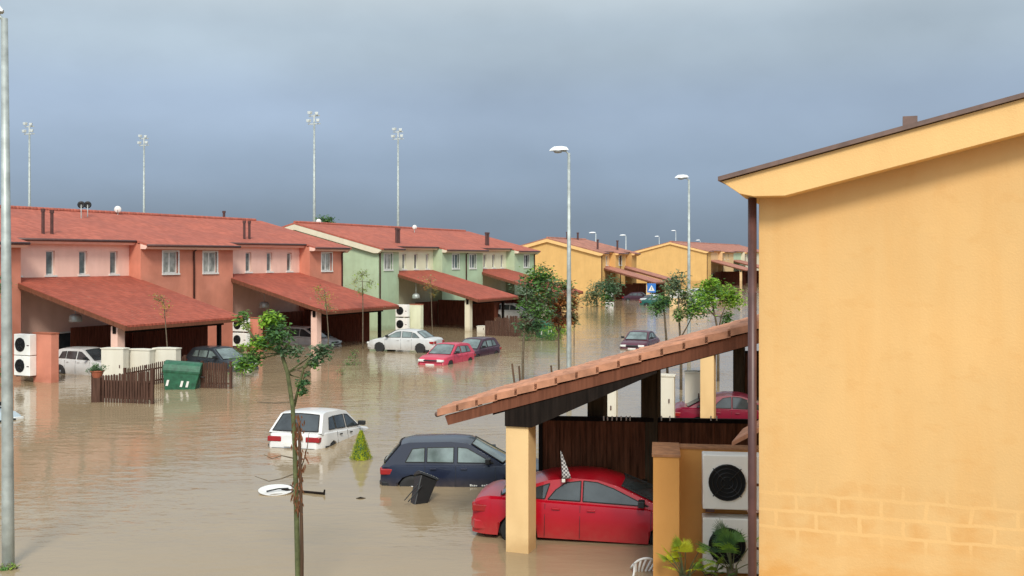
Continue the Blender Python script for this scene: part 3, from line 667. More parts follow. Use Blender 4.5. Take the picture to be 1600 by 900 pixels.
    for sd_ in (-1, 1):
        y = sd_*Wh*.66
        mb = MB(); mb.prism([(-.19, -.065), (.19, -.055), (.19, .06), (-.19, .075)], lambda p, w: (w, y+p[0]*sd_, zt-.08+p[1]), Lh-.30, Lh+.012-.0); mb.build('headlight', 'lens_white', r, bevel=.02)
        mb = MB(); zz = pl(K['top'], -Lh+.05)-.12
        if square_rear: mb.box(-Lh-.02, -Lh+.22, y-.20, y+.20, zz-.09, zz+.05)
        else: mb.box(-Lh-.012, -Lh+.30, y-.13*1, y+.13, zz-.10, zz+.07); mb.box(-Lh+.02, -Lh+.32, sd_*(Wh-.06)-.035, sd_*(Wh-.06)+.035, zz-.08, zz+.06)
        mb.build('tail_light', 'lens_red', r, bevel=.02)
        mb = MB(); xm = pl([(0, 0)], 0); mx = K['win'][-1][-1][0]-.12; zm = K['win'][-1][-1][1]+.0
        mb.box(mx-.06, mx+.06, sd_*(Wh-.02), sd_*(Wh+.19), zm+.02, zm+.15); mb.box(mx-.02, mx+.03, sd_*(Wh-.10), sd_*(Wh+.02), zm+.01, zm+.05)
        mb.build('mirror', 'black', r, bevel=.03, seg=3)
        # door shut lines, handles and rub strip
        for poly in K['win'][1:]:
            mb = MB(); x = poly[0][0]-.045; mb.tube([(x, sd_*(Wh+.0005), .26), (x, sd_*(Wh+.0005), .62), (x+.0, sd_*(Wh*.965), .90)], .006, 4); mb.build('door_seam', 'black', r)
        mb = MB(); x = K['win'][-1][-1][0]+.05; mb.tube([(x, sd_*(Wh+.0005), .26), (x, sd_*(Wh+.0005), .62), (x, sd_*(Wh*.965), .88)], .006, 4)
        mb.build('door_seam', 'black', r)
        for poly in K['win'][1:]:
            x = poly[0][0]+.10; mb = MB(); mb.box(x-.02, x+.13, sd_*(Wh-.01), sd_*(Wh+.022), .80, .835); mb.build('door_handle', 'black' if trim else paint, r, bevel=.008)
        if trim:
            mb = MB(); mb.box(-Lh+.25, Lh-.3, sd_*(Wh-.01), sd_*(Wh+.014), .50, .56); mb.build('rub_strip', 'black', r)
    for x0, nm, s_ in ((Lh, 'bumper', 1), (-Lh, 'bumper', -1)):
        mb = MB(); y_ = Wh*.80
        mb.prism([(-Wh*.97, -.34*s_), (-Wh*.93, -.06*s_), (-Wh*.70, .035*s_), (Wh*.70, .035*s_), (Wh*.93, -.06*s_), (Wh*.97, -.34*s_), (Wh*.80, -.34*s_), (-Wh*.80, -.34*s_)], lambda p, w: (x0+p[1], p[0], w), .30, .50)
        mb.build('bumper', bumper or paint, r, bevel=.03, seg=3)
        if plate:
            mb = MB(); z = .54 if s_ < 0 else .36; mb.box(x0+s_*.045-.01, x0+s_*.045+.01, -.25, .25, z, z+.11); mb.build('number_plate', 'plate', r)
    mb = MB(); mb.tube([(Lh-.02, -.40, zt-.08), (Lh-.005, 0, zt-.08), (Lh-.02, .40, zt-.08)], .05, 6); mb.build('grille', 'black', r)
    for w in wx:
        for sd_ in (-1, 1):
            mb = MB(); c = (w, sd_*(Wh-.10), wr_-.0); mb.lathe(c, [(.20, -.09), (.29, -.10), (.315, -.07), (.315, .07), (.29, .10), (.20, .09)], 24, axis='y'); wl_ = mb.build('wheel', 'rubber', r, smooth=True)
            mb = MB(); mb.lathe((w, sd_*(Wh-.03), wr_), [(.20, 0), (.19, .02), (.08, .015), (.05, .03)], 20, axis='y'); mb.build('rim', 'rim', wl_)
    mb = MB(); mb.box(-Lh+.2, Lh-.2, -Wh*.78, Wh*.78, .22, .70); mb.build('underbody', 'rubber', r)
    return r
P_ = {}
P_['red'] = carpaint('paint_red', (.40, .003, .014), .28, .2); P_['navy'] = carpaint('paint_navy', (.009, .014, .034), .28, .3); P_['white'] = carpaint('paint_white', (.72, .72, .70), .35, .3)
P_['silver'] = carpaint('paint_silver', (.56, .57, .56), .3, .5); P_['pinkred'] = carpaint('paint_faded_red', (.52, .045, .085), .35, .25); P_['maroon'] = carpaint('paint_maroon', (.05, .014, .028), .3, .3)
P_['dark'] = carpaint('paint_dark_grey', (.035, .045, .055), .3, .3); P_['teal'] = carpaint('paint_teal', (.015, .10, .085), .3, .3); P_['crimson'] = carpaint('paint_crimson', (.20, .007, .03), .3, .2)
P_['cloudy'] = carpaint('paint_pale_blue', (.42, .50, .54), .35, .3); P_['plum'] = carpaint('paint_plum', (.09, .022, .038), .3, .2)
M.update({'paint_'+k: v for k, v in P_.items()})
redcar = car('coupe', 'glossy red car parked nose to the house under the near carport', P_['red'], (1.72, 21.0, -.17), -9, (0, 1.2)); redcar.scale = (1.09, 1, 1)
golf = car('hatch', 'dark navy hatchback standing in the flood just beyond the near carport pillar', P_['navy'], (-1.17, 26.0, -.38), -3, (0, -.5), gl='glass_mid', trim=False, bumper='black'); golf.scale = (1.03, 1, 1)
whitec = car('hatch', 'white hatchback seen from behind with its nose sunk in the water', P_['white'], (-6.0, 32.4, -.73), 77, (0, 5.0), bumper='black', square_rear=True, trim=True); whitec.scale = (1.1, 1.1, 1.1)
silver = car('sedan', 'silver sedan standing high with its wheels showing before the green terrace', P_['silver'], (-6.5, 62.6, -.10), 180-20, (0, 0), gl='glass_mid', bumper=None)
pinkc = car('hatch', 'faded red hatchback facing the camera, sunk to its headlights', P_['pinkred'], (-3.55, 56.0, -.46), 247, (0, -1.5), gl='glass_mid')
darkc = car('hatch', 'small dark hatchback right behind the faded red one', P_['maroon'], (-2.2, 60.2, -.50), 245, (0, 0), gl='glass_mid')
roadc = car('sedan', 'dark maroon car alone in the open flooded road past the lamp', P_['plum'], (8.25, 66.0, -.45), 250, (0, -1), gl='glass_mid')
crim = car('coupe', 'crimson car under the neighbour carport, seen through the near one', P_['crimson'], (7.9, 35.9, -.50), -9)
greyh = car('hatch', 'small silver car under the first left carport behind the cream cabinets', P_['silver'], (-20.7, 50.4, -.22), -26, gl='glass_dark')
darkl = car('hatch', 'dark grey rounded car behind the picket panel and dumpster', P_['dark'], (-14.9, 52.5, -.36), -35, gl='glass_mid')
mini = car('mpv', 'silver people carrier under the second left carport behind the post', P_['silver'], (-13.6, 68.2, -.52), -26, gl='glass_dark')
farw = car('mpv', 'white car in the shade of the last green carport, left of the big tree', P_['white'], (.2, 99, -.3), -26)
teal = car('sedan', 'dark teal car before the far yellow terrace', P_['teal'], (17.8, 124, -.3), -20, gl='glass_mid')
edge = car('hatch', 'pale blue car cut off by the left edge behind the tall lamp post', P_['cloudy'], (-19.3, 36.2, -.62), -25)
farc1 = car('sedan', 'maroon car under the first far yellow carport', P_['maroon'], (17.3, 139, -.3), -26)
for i, (px, py, Y, p, lb) in enumerate(((1098, 476, 150, 'white', 'white car in the far road between the two green saplings'), (1052, 470, 165, 'white', 'white car beyond the cream box in the far road'), (1024, 478, 132, 'silver', 'silver car just right of the blue sign in the far road'))):
    q = at(px, 405, Y); car('mpv' if i != 2 else 'sedan', lb, P_[p], (q.x, Y, -.35), -20+i*30)

# ================================================================== the other air conditioners and their screen walls
def swall(label, px0, px1, ytop, Y, mat, dp=.4, rz=-26):
    a = at(px0, ytop, Y); b = at(px1, ytop, Y)
    r = thing('screen_wall', label, 'wall', (a.x, Y, 0), rad(rz)); w = (b.x-a.x)/math.cos(rad(rz))
    mb = MB(); mb.box(0, w, 0, dp, -1, a.z); mb.build('wall', mat, r); mb = MB(); mb.box(-.03, w+.03, -.03, dp+.03, a.z+.002, a.z+.05); mb.build('cap', 'terracotta', r)
swall('salmon screen wall right of the two left-edge air conditioners', 52, 88, 521, 46.8, 'salmon')
swall('salmon screen wall beside the air conditioners at the second carport', 386, 406, 497, 62.5, 'salmon')
swall('pale green screen wall right of the air conditioners above the silver sedan', 640, 658, 476, 78.2, 'pale_green')
for lb, px, py, Y, h in (('white air conditioner at the left edge beside the lamp post, upper of two', 34, 555, 46.6, .95), ('white air conditioner at the left edge beside the lamp post, lower of two', 34, 587, 46.6, .9),
                         ('white air conditioner behind the foreground sapling, upper of two', 374, 518, 61.5, .8), ('white air conditioner behind the foreground sapling, lower of two', 374, 541, 61.5, .8),
                         ('white air conditioner above the silver sedan, upper of two', 627, 495, 77.5, .92), ('white air conditioner above the silver sedan, lower of two', 627, 516, 77.5, .92),
                         ('far white air conditioner behind the grey-green tree at the yellow terrace, upper', 951, 470, 128, .95), ('far white air conditioner behind the grey-green tree at the yellow terrace, lower', 952, 484, 128, .95)):
    ac_unit(lb, at(px, py, Y), rad(-26), w=1.05, h=h)
# utility cabinets
def cabinet(label, px0, px1, ytop, Y, rz=-14, mat='cabinet', doors=1, group='utility cabinets'):
    a = at(px0, ytop, Y); b = at(px1, ytop, Y); w = (b.x-a.x)/math.cos(rad(rz)); h = a.z
    r = thing('utility_cabinet', label, 'cabinet', (a.x, Y, 0), rad(rz), group)
    mb = MB(); mb.box(0, w, 0, .42, -.9, h-.06); mb.build('body', mat, r, bevel=.012)
    mb = MB(); mb.prism([(-.03, h-.06), (w+.03, h-.06), (w+.03, h-.02), (w*.5, h), (-.03, h-.02)], lambda p, q: (p[0], q, p[1]), -.03, .45); mb.build('top', mat, r)
    for i in range(doors):
        x0 = .05+i*(w-.05)/doors; x1 = x0+(w-.05)/doors-.05
        mb = MB(); mb.box(x0, x1, -.012, -.001, -.8, h-.14); d = mb.build('door', mat, r)
        mb = MB(); mb.box(x1-.14, x1-.10, -.035, -.0125, h*.45, h*.45+.14); mb.build('handle', 'gutter', d)
    return r
cabinet('left cream cabinet of three behind the picket fence, next to the grey car', 158, 196, 543, 46.0)
cabinet('middle cream cabinet of three behind the picket fence, slightly lower', 197, 237, 545, 46.4)
cabinet('right cream cabinet of three behind the picket fence, nearest the dumpster', 239, 278, 543, 46.6)
cabinet('small cream box at the foot of the green carport beside the small dark hatchback', 745, 759, 509, 78)
cabinet('white cabinet seen under the near carport roof between the posts, left', 935, 962, 600, 33.5)
cabinet('cream cabinet seen under the near carport roof right of the posts', 1018, 1052, 585, 34.5)
cabinet('cream cabinet beside the neighbour pillar under the near roof', 1070, 1098, 580, 36.2)
cabinet('peach coloured box standing in the far road between the saplings', 1046, 1070, 466, 112, mat='cream_yellow')
# picket fences
def pickets(label, p0, p1, top, pw=.09, gap=.06, jag=.0, base=-.5, fill=0, mat='picket'):
    p0 = Vector(p0); p1 = Vector(p1); d = p1-p0; Ln = math.hypot(d.x, d.y)
    r = thing('picket_fence', label, 'fence', (p0.x, p0.y, 0), math.atan2(d.y, d.x), 'brown picket fences in the flood')
    k = int(Ln/(pw+gap)); rn = random.Random(int(Ln*77))
    for i in range(min(k, 60)):
        x = i*(pw+gap); t_ = top(x/Ln)+rn.uniform(-jag, jag); o = rn.uniform(-.02, .02)
        mb = MB(); mb.prism([(x, base), (x+pw, base), (x+pw+o*.3, t_-.04), (x+pw/2, t_), (x+o*.3, t_-.04)], lambda p, q: (p[0], q, p[1]), -.012, .012); mb.build('picket', mat, r)
    for z in (.18, .72):
        if z < top(.5)-.1: mb = MB(); mb.box(-.05, Ln, .0125, .05, z*top(.5)/1.0-.03, z*top(.5)/1.0+.03); mb.build('rail', mat, r)
    for x in (-.09, Ln):
        mb = MB(); mb.box(x, x+.1, -.05, .05, base, top(0 if x < 0 else 1)+.05); mb.build('post', mat, r)
    if fill:
        mb = MB(); mb.box(0, Ln*fill, .055, .075, .15, top(0)-.18); mb.build('backing', mat, r)
    return r
pickets('dark picket fence panel nearest the camera, below the potted shrub', wat(147, 628), wat(236, 631), lambda u: 1.02+.28*u, gap=.03, jag=.03, fill=.98)
pickets('thin spaced picket fence running in front of the three cream cabinets', wat(196, 610), wat(288, 592), lambda u: .92+.14*u, pw=.06, gap=.085, jag=.02)
pickets('short dark picket panel right of the green dumpster', wat(317, 606), wat(359, 607), lambda u: 1.12, gap=.025, jag=.03, fill=0)
pickets('leaning brown fence of weathered boards before the last green carport', wat(760, 524), wat(836, 527), lambda u: 1.0+.45*math.sin(u*3.0), pw=.11, gap=.02, jag=.12)
# dumpsters
def dumpster(label, p, rz, tilt=(0, 0), sc=1.0, lid=True):
    r = thing('dumpster', label, 'dumpster', p, 0, 'green wheeled dumpsters'); r.rotation_euler = (rad(tilt[0]), rad(tilt[1]), rad(rz)); r.scale = (sc, sc, sc)
    mb = MB(); vs = []
    for z, w, d in ((.12, .50, .34), (.35, .58, .40), (.80, .66, .47), (1.02, .70, .50), (1.06, .73, .53), (1.10, .73, .53)):
        vs += [(-w, -d, z), (w, -d, z), (w, d, z), (-w, d, z)]
    fs = [(3, 2, 1, 0)]+[(i*4+j, i*4+(j+1) % 4, i*4+4+(j+1) % 4, i*4+4+j) for i in range(5) for j in range(4)]
    mb.add(vs, fs); mb.build('body', 'bin_green', r, bevel=.03)
    mb = MB(); mb.prism([(-.54, 1.10), (.54, 1.10), (.53, 1.22), (.46, 1.36), (.33, 1.46), (.17, 1.52), (0, 1.54), (-.17, 1.52), (-.33, 1.46), (-.46, 1.36), (-.53, 1.22)], lambda q, w: (w, q[0], q[1]), -.73, .73); mb.build('lid', 'bin_green', r, bevel=.02)
    for x in (-.72, .72):
        mb = MB(); mb.tube([(x, -.30, .95), (x+math.copysign(.12, x), -.30, .95), (x+math.copysign(.12, x), .30, .95), (x, .30, .95)], .02, 6); mb.build('handle', 'black', r)
        for y in (-.28, .28): mb = MB(); mb.lathe((x*.72, y, .08), [(.09, -.025), (.10, 0), (.09, .025)], 12, axis='y'); mb.build('wheel', 'rubber', r)
    for i in range(3):
        x = (-.55, .0, .22)[i]
        mb = MB(); mb.add([(x, -.462-.0, .50), (x+.09, -.462, .50), (x+.13, -.495, .74), (x+.04, -.495, .74)], [(0, 1, 2, 3)]); mb.build('stripe', 'white', r)
    return r
dumpster('green dumpster leaning over between the picket fence panels, white stripes', wat(282, 607)+Vector((0, 0, -.48)), 6, (-8, 5), 1.08)
dumpster('green dumpster with open dark lid below the big green tree', wat(852, 527)+Vector((0, 0, -.2)), 24, (2, -5))
# ================================================================== lamps and masts
def street_lamp(label, p, H, lean=0.0, s=1.0, head=1.0, group='street lamps', arm=-1, mat='galv'):
    r = thing('street_lamp', label, 'street lamp', p, 0, group); r.rotation_euler = (0, -lean, 0)
    mb = MB(); mb.tube([(0, 0, -1), (0, 0, 1.2), (0, 0, H*.5), (0, 0, H)], [.105*s, .10*s, .085*s, .055*s], 14); mb.build('pole', mat, r, smooth=True)
    mb = MB(); mb.tube([(0, 0, H-.05), (arm*.12, 0, H+.07), (arm*.35, 0, H+.09)], .03*s, 8); mb.build('arm', mat, r, smooth=True)
    mb = MB(); k = arm*head
    out = [(.02, .04), (.10, .16), (.32, .21), (.60, .20), (.74, .10), (.78, .03)]
    vs = []; n = 10
    for x, w in out:
        for j in range(n):
            th = math.pi*j/(n-1); vs.append((k*x, math.cos(th)*w*.9, H+.07+math.sin(th)*w*.85+(.05*(1-x))))
    fs = [(i*n+j, i*n+j+1, (i+1)*n+j+1, (i+1)*n+j) for i in range(len(out)-1) for j in range(n-1)]
    fs += [tuple(range(n)), tuple((len(out)-1)*n+j for j in range(n-1, -1, -1))]
    mb.add(vs, fs); h = mb.build('lamp_head', 'lamp_white', r, smooth=True)
    mb = MB(); mb.lathe((k*.44, 0, H+.05), [(.02, -.06), (.14, -.04), (.19, .03), (.19, .05)], 14); mb.build('lens', 'lamp_glass', h, smooth=True)
    return r
street_lamp('tall grey lamp post at the left edge, nearest to the camera', wat(13, 884), 10.0, .007, 1.05)
street_lamp('tall lamp post rising behind the near carport roof, middle of the photo', (2.28, 41, 0), 9.85, 0, 1.0)
street_lamp('lamp post behind the saplings, second from the right house', (9.78, 56.6, 0), 10.0, 0, 1.0)
for i, (px, py, Y, lb) in enumerate(((931, 363, 172, 'distant street lamp above the yellow terrace roof, left one'), (978, 367, 190, 'distant street lamp between the two yellow terraces'), (1030, 369, 262, 'distant street lamp left above the farthest gable peak'), (1056, 360, 255, 'distant street lamp standing right over the farthest gable peak'), (1094, 375, 275, 'small distant street lamp behind the farthest red roof'))):
    q = at(px, py, Y); street_lamp(lb, (q.x, Y, 0), q.z-.2, 0, 1.0, 1.5, mat='galv_far')
def mast(label, px, py, H=25.5):
    Y = F*(H-EYE)/(405-py); x = (px-800)*Y/F
    r = thing('floodlight_mast', label, 'floodlight mast', (x, Y, 0), rad(-20), 'sports floodlight masts behind the roofs')
    mb = MB(); mb.tube([(0, 0, -1), (0, 0, H*.5), (0, 0, H)], [.26, .20, .13], 12); mb.build('pole', 'galv', r, smooth=True)
    mb = MB(); mb.box(-1.0, 1.0, -.08, .08, H-.4, H-.25); mb.box(-.9, .9, -.08, .08, H+.75, H+.9); mb.tube([(0, 0, H-.3), (0, 0, H+1.0)], .12, 8); mb.build('cross_bar', 'galv_far', r)
    for x_, z, rz in ((-.75, H-.1, 25), (.75, H-.1, -30), (-.55, H+1.05, 20), (.55, H+.9, -30)):
        mb = MB(); a = rad(rz); ca, sa = math.cos(a), math.sin(a)
        pr = [(-.22, 0), (.22, 0), (.32, .42), (-.32, .42)]
        mb.prism(pr, lambda p, w, x_=x_, z=z, ca=ca, sa=sa: (x_+p[0]*ca+w*sa, -p[0]*sa*.3+w*ca-.3, z+p[1]), -.2, .2); mb.build('floodlight', 'galv_far', r, bevel=.04)
mast('floodlight mast farthest left, above the pink terrace roof', 46, 206)
mast('second floodlight mast from the left, shorter looking, above the pink roof', 225, 224)
mast('tallest floodlight mast, above the joint of pink and green terraces', 491, 190)
mast('floodlight mast above the green terrace roof, rightmost of the four', 622, 214)
# ================================================================== vegetation
def leaves(mb, c, r, n, size, mats, rn, clumps=None, droop=.5, flat=.6):
    """leaf shaped faces gathered in clumps spread through an ellipsoid"""
    c = Vector(c); r = Vector(r if hasattr(r, '__len__') else (r, r, r)); clumps = clumps or max(4, n//28)
    for q in range(clumps):
        d = Vector((rn.gauss(0, 1), rn.gauss(0, 1), rn.gauss(0, 1))).normalized()*(rn.random()**.45)
        cc = c+Vector((d.x*r.x, d.y*r.y, d.z*r.z)); mi = rn.choice(mats); sp = min(r)*.46
        for k in range(max(3, int(n/clumps*rn.uniform(.5, 1.5)))):
            p = cc+Vector((rn.gauss(0, sp), rn.gauss(0, sp), rn.gauss(0, sp*.75)))
            a = Vector((rn.uniform(-1, 1), rn.uniform(-1, 1), rn.uniform(-1, .5)*droop-.1)).normalized()
            b = a.cross(Vector((rn.uniform(-.5, .5), rn.uniform(-.5, .5), 1))).normalized(); L_ = size*rn.uniform(.6, 1.3); w = L_*.28
            m_ = mi if rn.random() < .8 else rn.choice(mats); nn = a.cross(b)*L_*.12
            mb.add([p, p+a*L_*.45+b*w+nn, p+a*L_, p+a*L_*.45-b*w+nn], [(0, 1, 2, 3)], m_)
def branchy(pts, r0, r1, mb, n=8):
    k = len(pts); mb.tube(pts, [lerp(r0, r1, i/(k-1)) for i in range(k)], n)
def tree(name, label, Y, trunk, clusters, r0, mats, n, size, group='street saplings', bark='bark', limbs=(), seed=1, twigs=True, cat='tree', depth=1.0):
    rn = random.Random(seed)
    P = [at(px, py, Y) for px, py in trunk]
    if P[0].z > -.3: P.insert(0, Vector((P[0].x, Y, -.6)))
    base = Vector((P[0].x, Y, 0)); r = thing(name, label, cat, base, 0, group)
    mb = MB(); loc = [p-base for p in P]
    for i, p in enumerate(loc[1:-1]): p.y += rn.uniform(-.04, .04)
    branchy(loc, r0, r0*.45, mb, 10); mb.build('trunk', bark, r, smooth=True)
    cl = []
    for px, py, rx, ry, mset in clusters:
        q = at(px, py, Y)-base; s_ = Y/F; dy = rn.uniform(-.6, .6)*rx*s_*depth; cl.append((q+Vector((0, dy, 0)), (rx*s_, rx*s_*.9*depth, ry*s_), mset))
    for pts in limbs:
        mb = MB(); L_ = [at(px, py, Y)-base+Vector((0, rn.uniform(-.1, .1), 0)) for px, py in pts]; branchy(L_, r0*.55, r0*.2, mb, 7); mb.build('limb', bark, r, smooth=True)
    mb = MB(); 
    tot = sum(c[1][0]*c[1][2] for c in cl)
    for c, rr, mset in cl: leaves(mb, c, rr, int(n*rr[0]*rr[2]/tot), size, mset, rn)
    tb = MB()
    top = loc[-1]
    if twigs:
        for c, rr, mset in cl:
            o = min(loc[len(loc)//2:], key=lambda p: (p-c).length)
            tb.tube([o, (o+c)/2+Vector((rn.uniform(-.1, .1), rn.uniform(-.1, .1), rr[2]*.1)), c+Vector((0, 0, rr[2]*.3))], [r0*.35, r0*.22, r0*.08], 5)
            for k in range(7):
                e = c+Vector((rn.uniform(-1, 1)*rr[0], rn.uniform(-1, 1)*rr[1], rn.uniform(-.6, 1)*rr[2])); m_ = (c+e)/2+Vector((0, 0, rr[2]*.1)); tb.tube([c-Vector((0, 0, rr[2]*.3)), m_, e], [r0*.14, r0*.10, r0*.05], 4)
        tb.build('twigs', bark, r, smooth=True)
    mb.build('crown', MATS, r)
    return r
MATS = ['lf_green', 'lf_dark', 'lf_lime', 'lf_yellow', 'lf_orange', 'lf_bright', 'lf_grey', 'lf_olive', 'lf_brown', 'lf_cone']
G_, DK, LI, YE, OR, BR, GR, OL, BN, CO = range(10)
t1 = tree('sapling', 'slim green sapling with debris on its trunk, nearest tree, in front of the white hatchback', 16.0,
    [(467, 1010), (466, 900), (464, 800), (461, 700), (458, 636), (450, 582), (440, 552), (428, 520), (424, 498)],
    [(380, 500, 9, 11, [G_, LI]), (428, 498, 20, 13, [BR, LI, G_]), (436, 524, 21, 15, [DK, G_]), (405, 538, 20, 12, [G_, BR]), (386, 568, 14, 11, [G_, BR]), (398, 556, 12, 9, [G_]), (458, 546, 14, 9, [DK, GR, G_]), (504, 548, 13, 12, [DK, GR]), (489, 566, 9, 11, [GR, G_]), (473, 598, 7, 20, [G_, DK])],
    .047, None, 2500, .08, limbs=[[(458, 636), (466, 604), (476, 574), (490, 548)], [(442, 556), (425, 545), (404, 540), (388, 562)], [(440, 552), (452, 535), (448, 510)], [(404, 540), (390, 515), (380, 502)], [(476, 574), (492, 560), (506, 546)]], bark='bark_green', seed=4)
mb = MB(); rn = random.Random(9); b1 = Vector(t1.location)
for pts in ([(458, 741), (440, 748), (420, 752), (398, 744)], [(458, 716), (440, 712), (425, 717), (412, 710)], [(466, 742), (474, 722), (480, 700), (483, 676)], [(458, 575), (470, 580), (486, 590)], [(461, 628), (430, 630), (402, 628)]):
    q = [at(x, y, 16.0)-b1 for x, y in pts]; mb = MB(); mb.tube(q, [.012, .010, .008, .004][:len(q)], 5); mb.build('dead_twig', 'bark', t1)
mb = MB()
q = [at(x, y, 15.9)-b1 for x, y in [(471, 1010), (472, 870), (470, 760), (467, 660)]]; mb.tube(q, [.028, .028, .026, .024], 7); mb.build('stake', 'stake', t1, smooth=True)
mb = MB()
for i in range(150):
    y = rn.uniform(645, 800); x = 465+rn.gauss(0, 4.0)+(5 if 700 < y < 760 else 0); p = at(x, y, 15.9+rn.uniform(-.06, .08))-b1; a = Vector((rn.uniform(-.4, .4), rn.uniform(-.4, .4), -1)).normalized(); b = a.orthogonal().normalized(); L_ = rn.uniform(.05, .16)
    mb.add([p, p+a*L_*.4+b*.016, p+a*L_, p+a*L_*.5-b*.014], [(0, 1, 2, 3)], 0)
mb.build('hanging_debris', 'lf_brown', t1)
tree('sapling', 'bushy dark green sapling with full crown beside the middle lamp post', 42.6, [(817, 615), (817, 560), (819, 515), (828, 480), (840, 450)],
    [(845, 434, 26, 17, [G_, BR, DK]), (828, 456, 18, 17, [G_, GR]), (858, 452, 16, 15, [G_, GR]), (838, 484, 26, 16, [GR, G_]), (826, 508, 20, 11, [DK, GR])], .070, None, 3000, .17, limbs=[[(819, 515), (840, 490), (856, 462)], [(828, 480), (822, 465), (824, 450)]], seed=5)
tree('sapling', 'rust orange sapling left of the middle lamp post', 44.5, [(874, 615), (873, 560), (873, 520), (874, 480)],
    [(862, 472, 20, 13, [OR, BN]), (886, 470, 15, 17, [BN, OL, OR]), (872, 497, 18, 11, [BN, OR]), (880, 448, 13, 10, [OL, G_, BN]), (893, 492, 10, 14, [OL, BN])], .06, None, 2600, .17, seed=6, limbs=[[(873, 520), (862, 495), (858, 470)], [(873, 520), (884, 495), (890, 465)]])
tree('sapling', 'dark green sapling with straight trunk above the near roof, left of the three', 48, [(1044, 620), (1041, 530), (1038, 490), (1034, 470)], [(1036, 468, 13, 17, [DK, G_]), (1026, 480, 11, 10, [G_, DK]), (1046, 455, 8, 12, [G_, OL])], .07, None, 900, .17, seed=7)
tree('sapling', 'forked sapling with olive top above the near roof, middle of the three', 44, [(1064, 640), (1064, 560), (1063, 528), (1061, 500), (1060, 470)], [(1060, 446, 16, 20, [OL, GR]), (1062, 489, 15, 8, [G_, OL]), (1088, 480, 17, 16, [G_, DK, BR]), (1075, 465, 12, 12, [OL, G_])], .07, None, 1600, .17, seed=8, limbs=[[(1063, 528), (1074, 510), (1086, 485)]])
tree('sapling', 'bright green forked sapling with spreading crown left of the downpipe', 47, [(1122, 640), (1122, 545), (1122, 520), (1117, 494), (1112, 470)], [(1120, 458, 31, 17, [BR, LI, G_]), (1098, 470, 15, 14, [BR, G_]), (1143, 468, 15, 14, [BR, LI]), (1138, 496, 9, 9, [G_]), (1110, 440, 14, 7, [BR])], .075, None, 2600, .18, seed=9, limbs=[[(1122, 520), (1127, 495), (1136, 470)], [(1117, 494), (1104, 480), (1094, 468)]])
tree('street_tree', 'grey green tree against the far yellow gable, left one', 122, [(934, 500), (933, 480), (930, 450)], [(926, 462, 12, 19, [GR, OL]), (936, 448, 9, 10, [GR])], .12, None, 1100, .34, seed=10)
tree('street_tree', 'grey green tree in front of the far air conditioners', 118, [(962, 500), (961, 480), (958, 450)], [(957, 448, 13, 17, [GR, DK]), (950, 465, 9, 12, [GR, G_])], .12, None, 1100, .34, seed=11)
tree('young_tree', 'sparse yellow young tree before the first carport roof', 47, [(262, 590), (261, 540), (258, 500), (256, 470)], [(254, 467, 17, 10, [YE, OL]), (262, 485, 10, 8, [YE])], .035, None, 170, .12, seed=12)
tree('young_tree', 'olive yellow young tree before the tip of the second carport roof', 60, [(513, 560), (513, 520), (510, 480), (507, 455)], [(505, 462, 13, 15, [YE, OL]), (518, 480, 11, 10, [YE, OL, G_]), (498, 450, 8, 8, [YE])], .04, None, 330, .13, seed=13)
tree('young_tree', 'yellow green fan leaved young tree against the green gable', 64, [(567, 560), (567, 520), (567, 470), (566, 440)], [(566, 428, 14, 9, [LI, OL]), (554, 440, 9, 8, [LI, YE]), (580, 442, 9, 9, [LI, OL]), (567, 452, 12, 8, [OL, LI])], .045, None, 420, .14, seed=14)
tree('young_tree', 'thin yellow young tree before the green carport roof', 74, [(676, 530), (675, 500), (674, 470), (673, 440)], [(673, 438, 11, 8, [YE, OL]), (679, 455, 8, 8, [YE, OL]), (668, 448, 7, 6, [OR, YE])], .04, None, 200, .14, seed=15)
tree('young_tree', 'narrow olive young tree right behind the middle lamp post', 66, [(897, 540), (897, 510), (896, 480)], [(897, 478, 5, 12, [G_, OL]), (894, 500, 7, 9, [YE, OL])], .05, None, 260, .14, seed=16)
tree('broad_tree', 'dark tree top peeping over the ridge between pink and green terraces', 125, [(507, 420), (507, 380), (507, 350)], [(507, 345, 11, 8, [G_, DK])], .2, None, 500, .3, seed=17)
tree('broad_tree', 'green leaves at the left edge beside the tall lamp post', 44, [(-8, 600), (-8, 520), (-6, 470)], [(-4, 445, 14, 22, [G_, LI, DK]), (-6, 590, 9, 45, [DK, G_])], .08, None, 900, .14, seed=18)
for i, (px, Y, hh, w, lb) in enumerate(((994, 330, 12, 9, 'dark far tree in the gap between the yellow terraces'), (968, 345, 10, 10, 'far tree behind the roof of the short yellow terrace'), (1018, 340, 9.5, 9, 'far tree behind the farthest yellow gable, left side'))):
    q = at(px, 405, Y); k = F/Y
    tree('broad_tree', lb, Y, [(px, 405+5.6*k), (px, 405+2*k)], [(px, 405+1.5*k-i, w*.5*k, 3.2*k, [DK, G_])], .3, None, 500, .8, seed=30+i, twigs=False, group='far trees')
fb = thing('far_building', 'small white far building in the gap between the yellow terraces', 'building', (36.5, 300, 0), rad(-20))
mb = MB(); mb.box(0, 5, 0, 6, -1, 5.6); mb.build('wall', 'white', fb); mb = MB(); mb.prism([(-.3, 5.602), (5.3, 5.602), (2.5, 7.2)], lambda p, w: (p[0], w, p[1]), -.3, 6.3); mb.build('roof', 'white', fb)
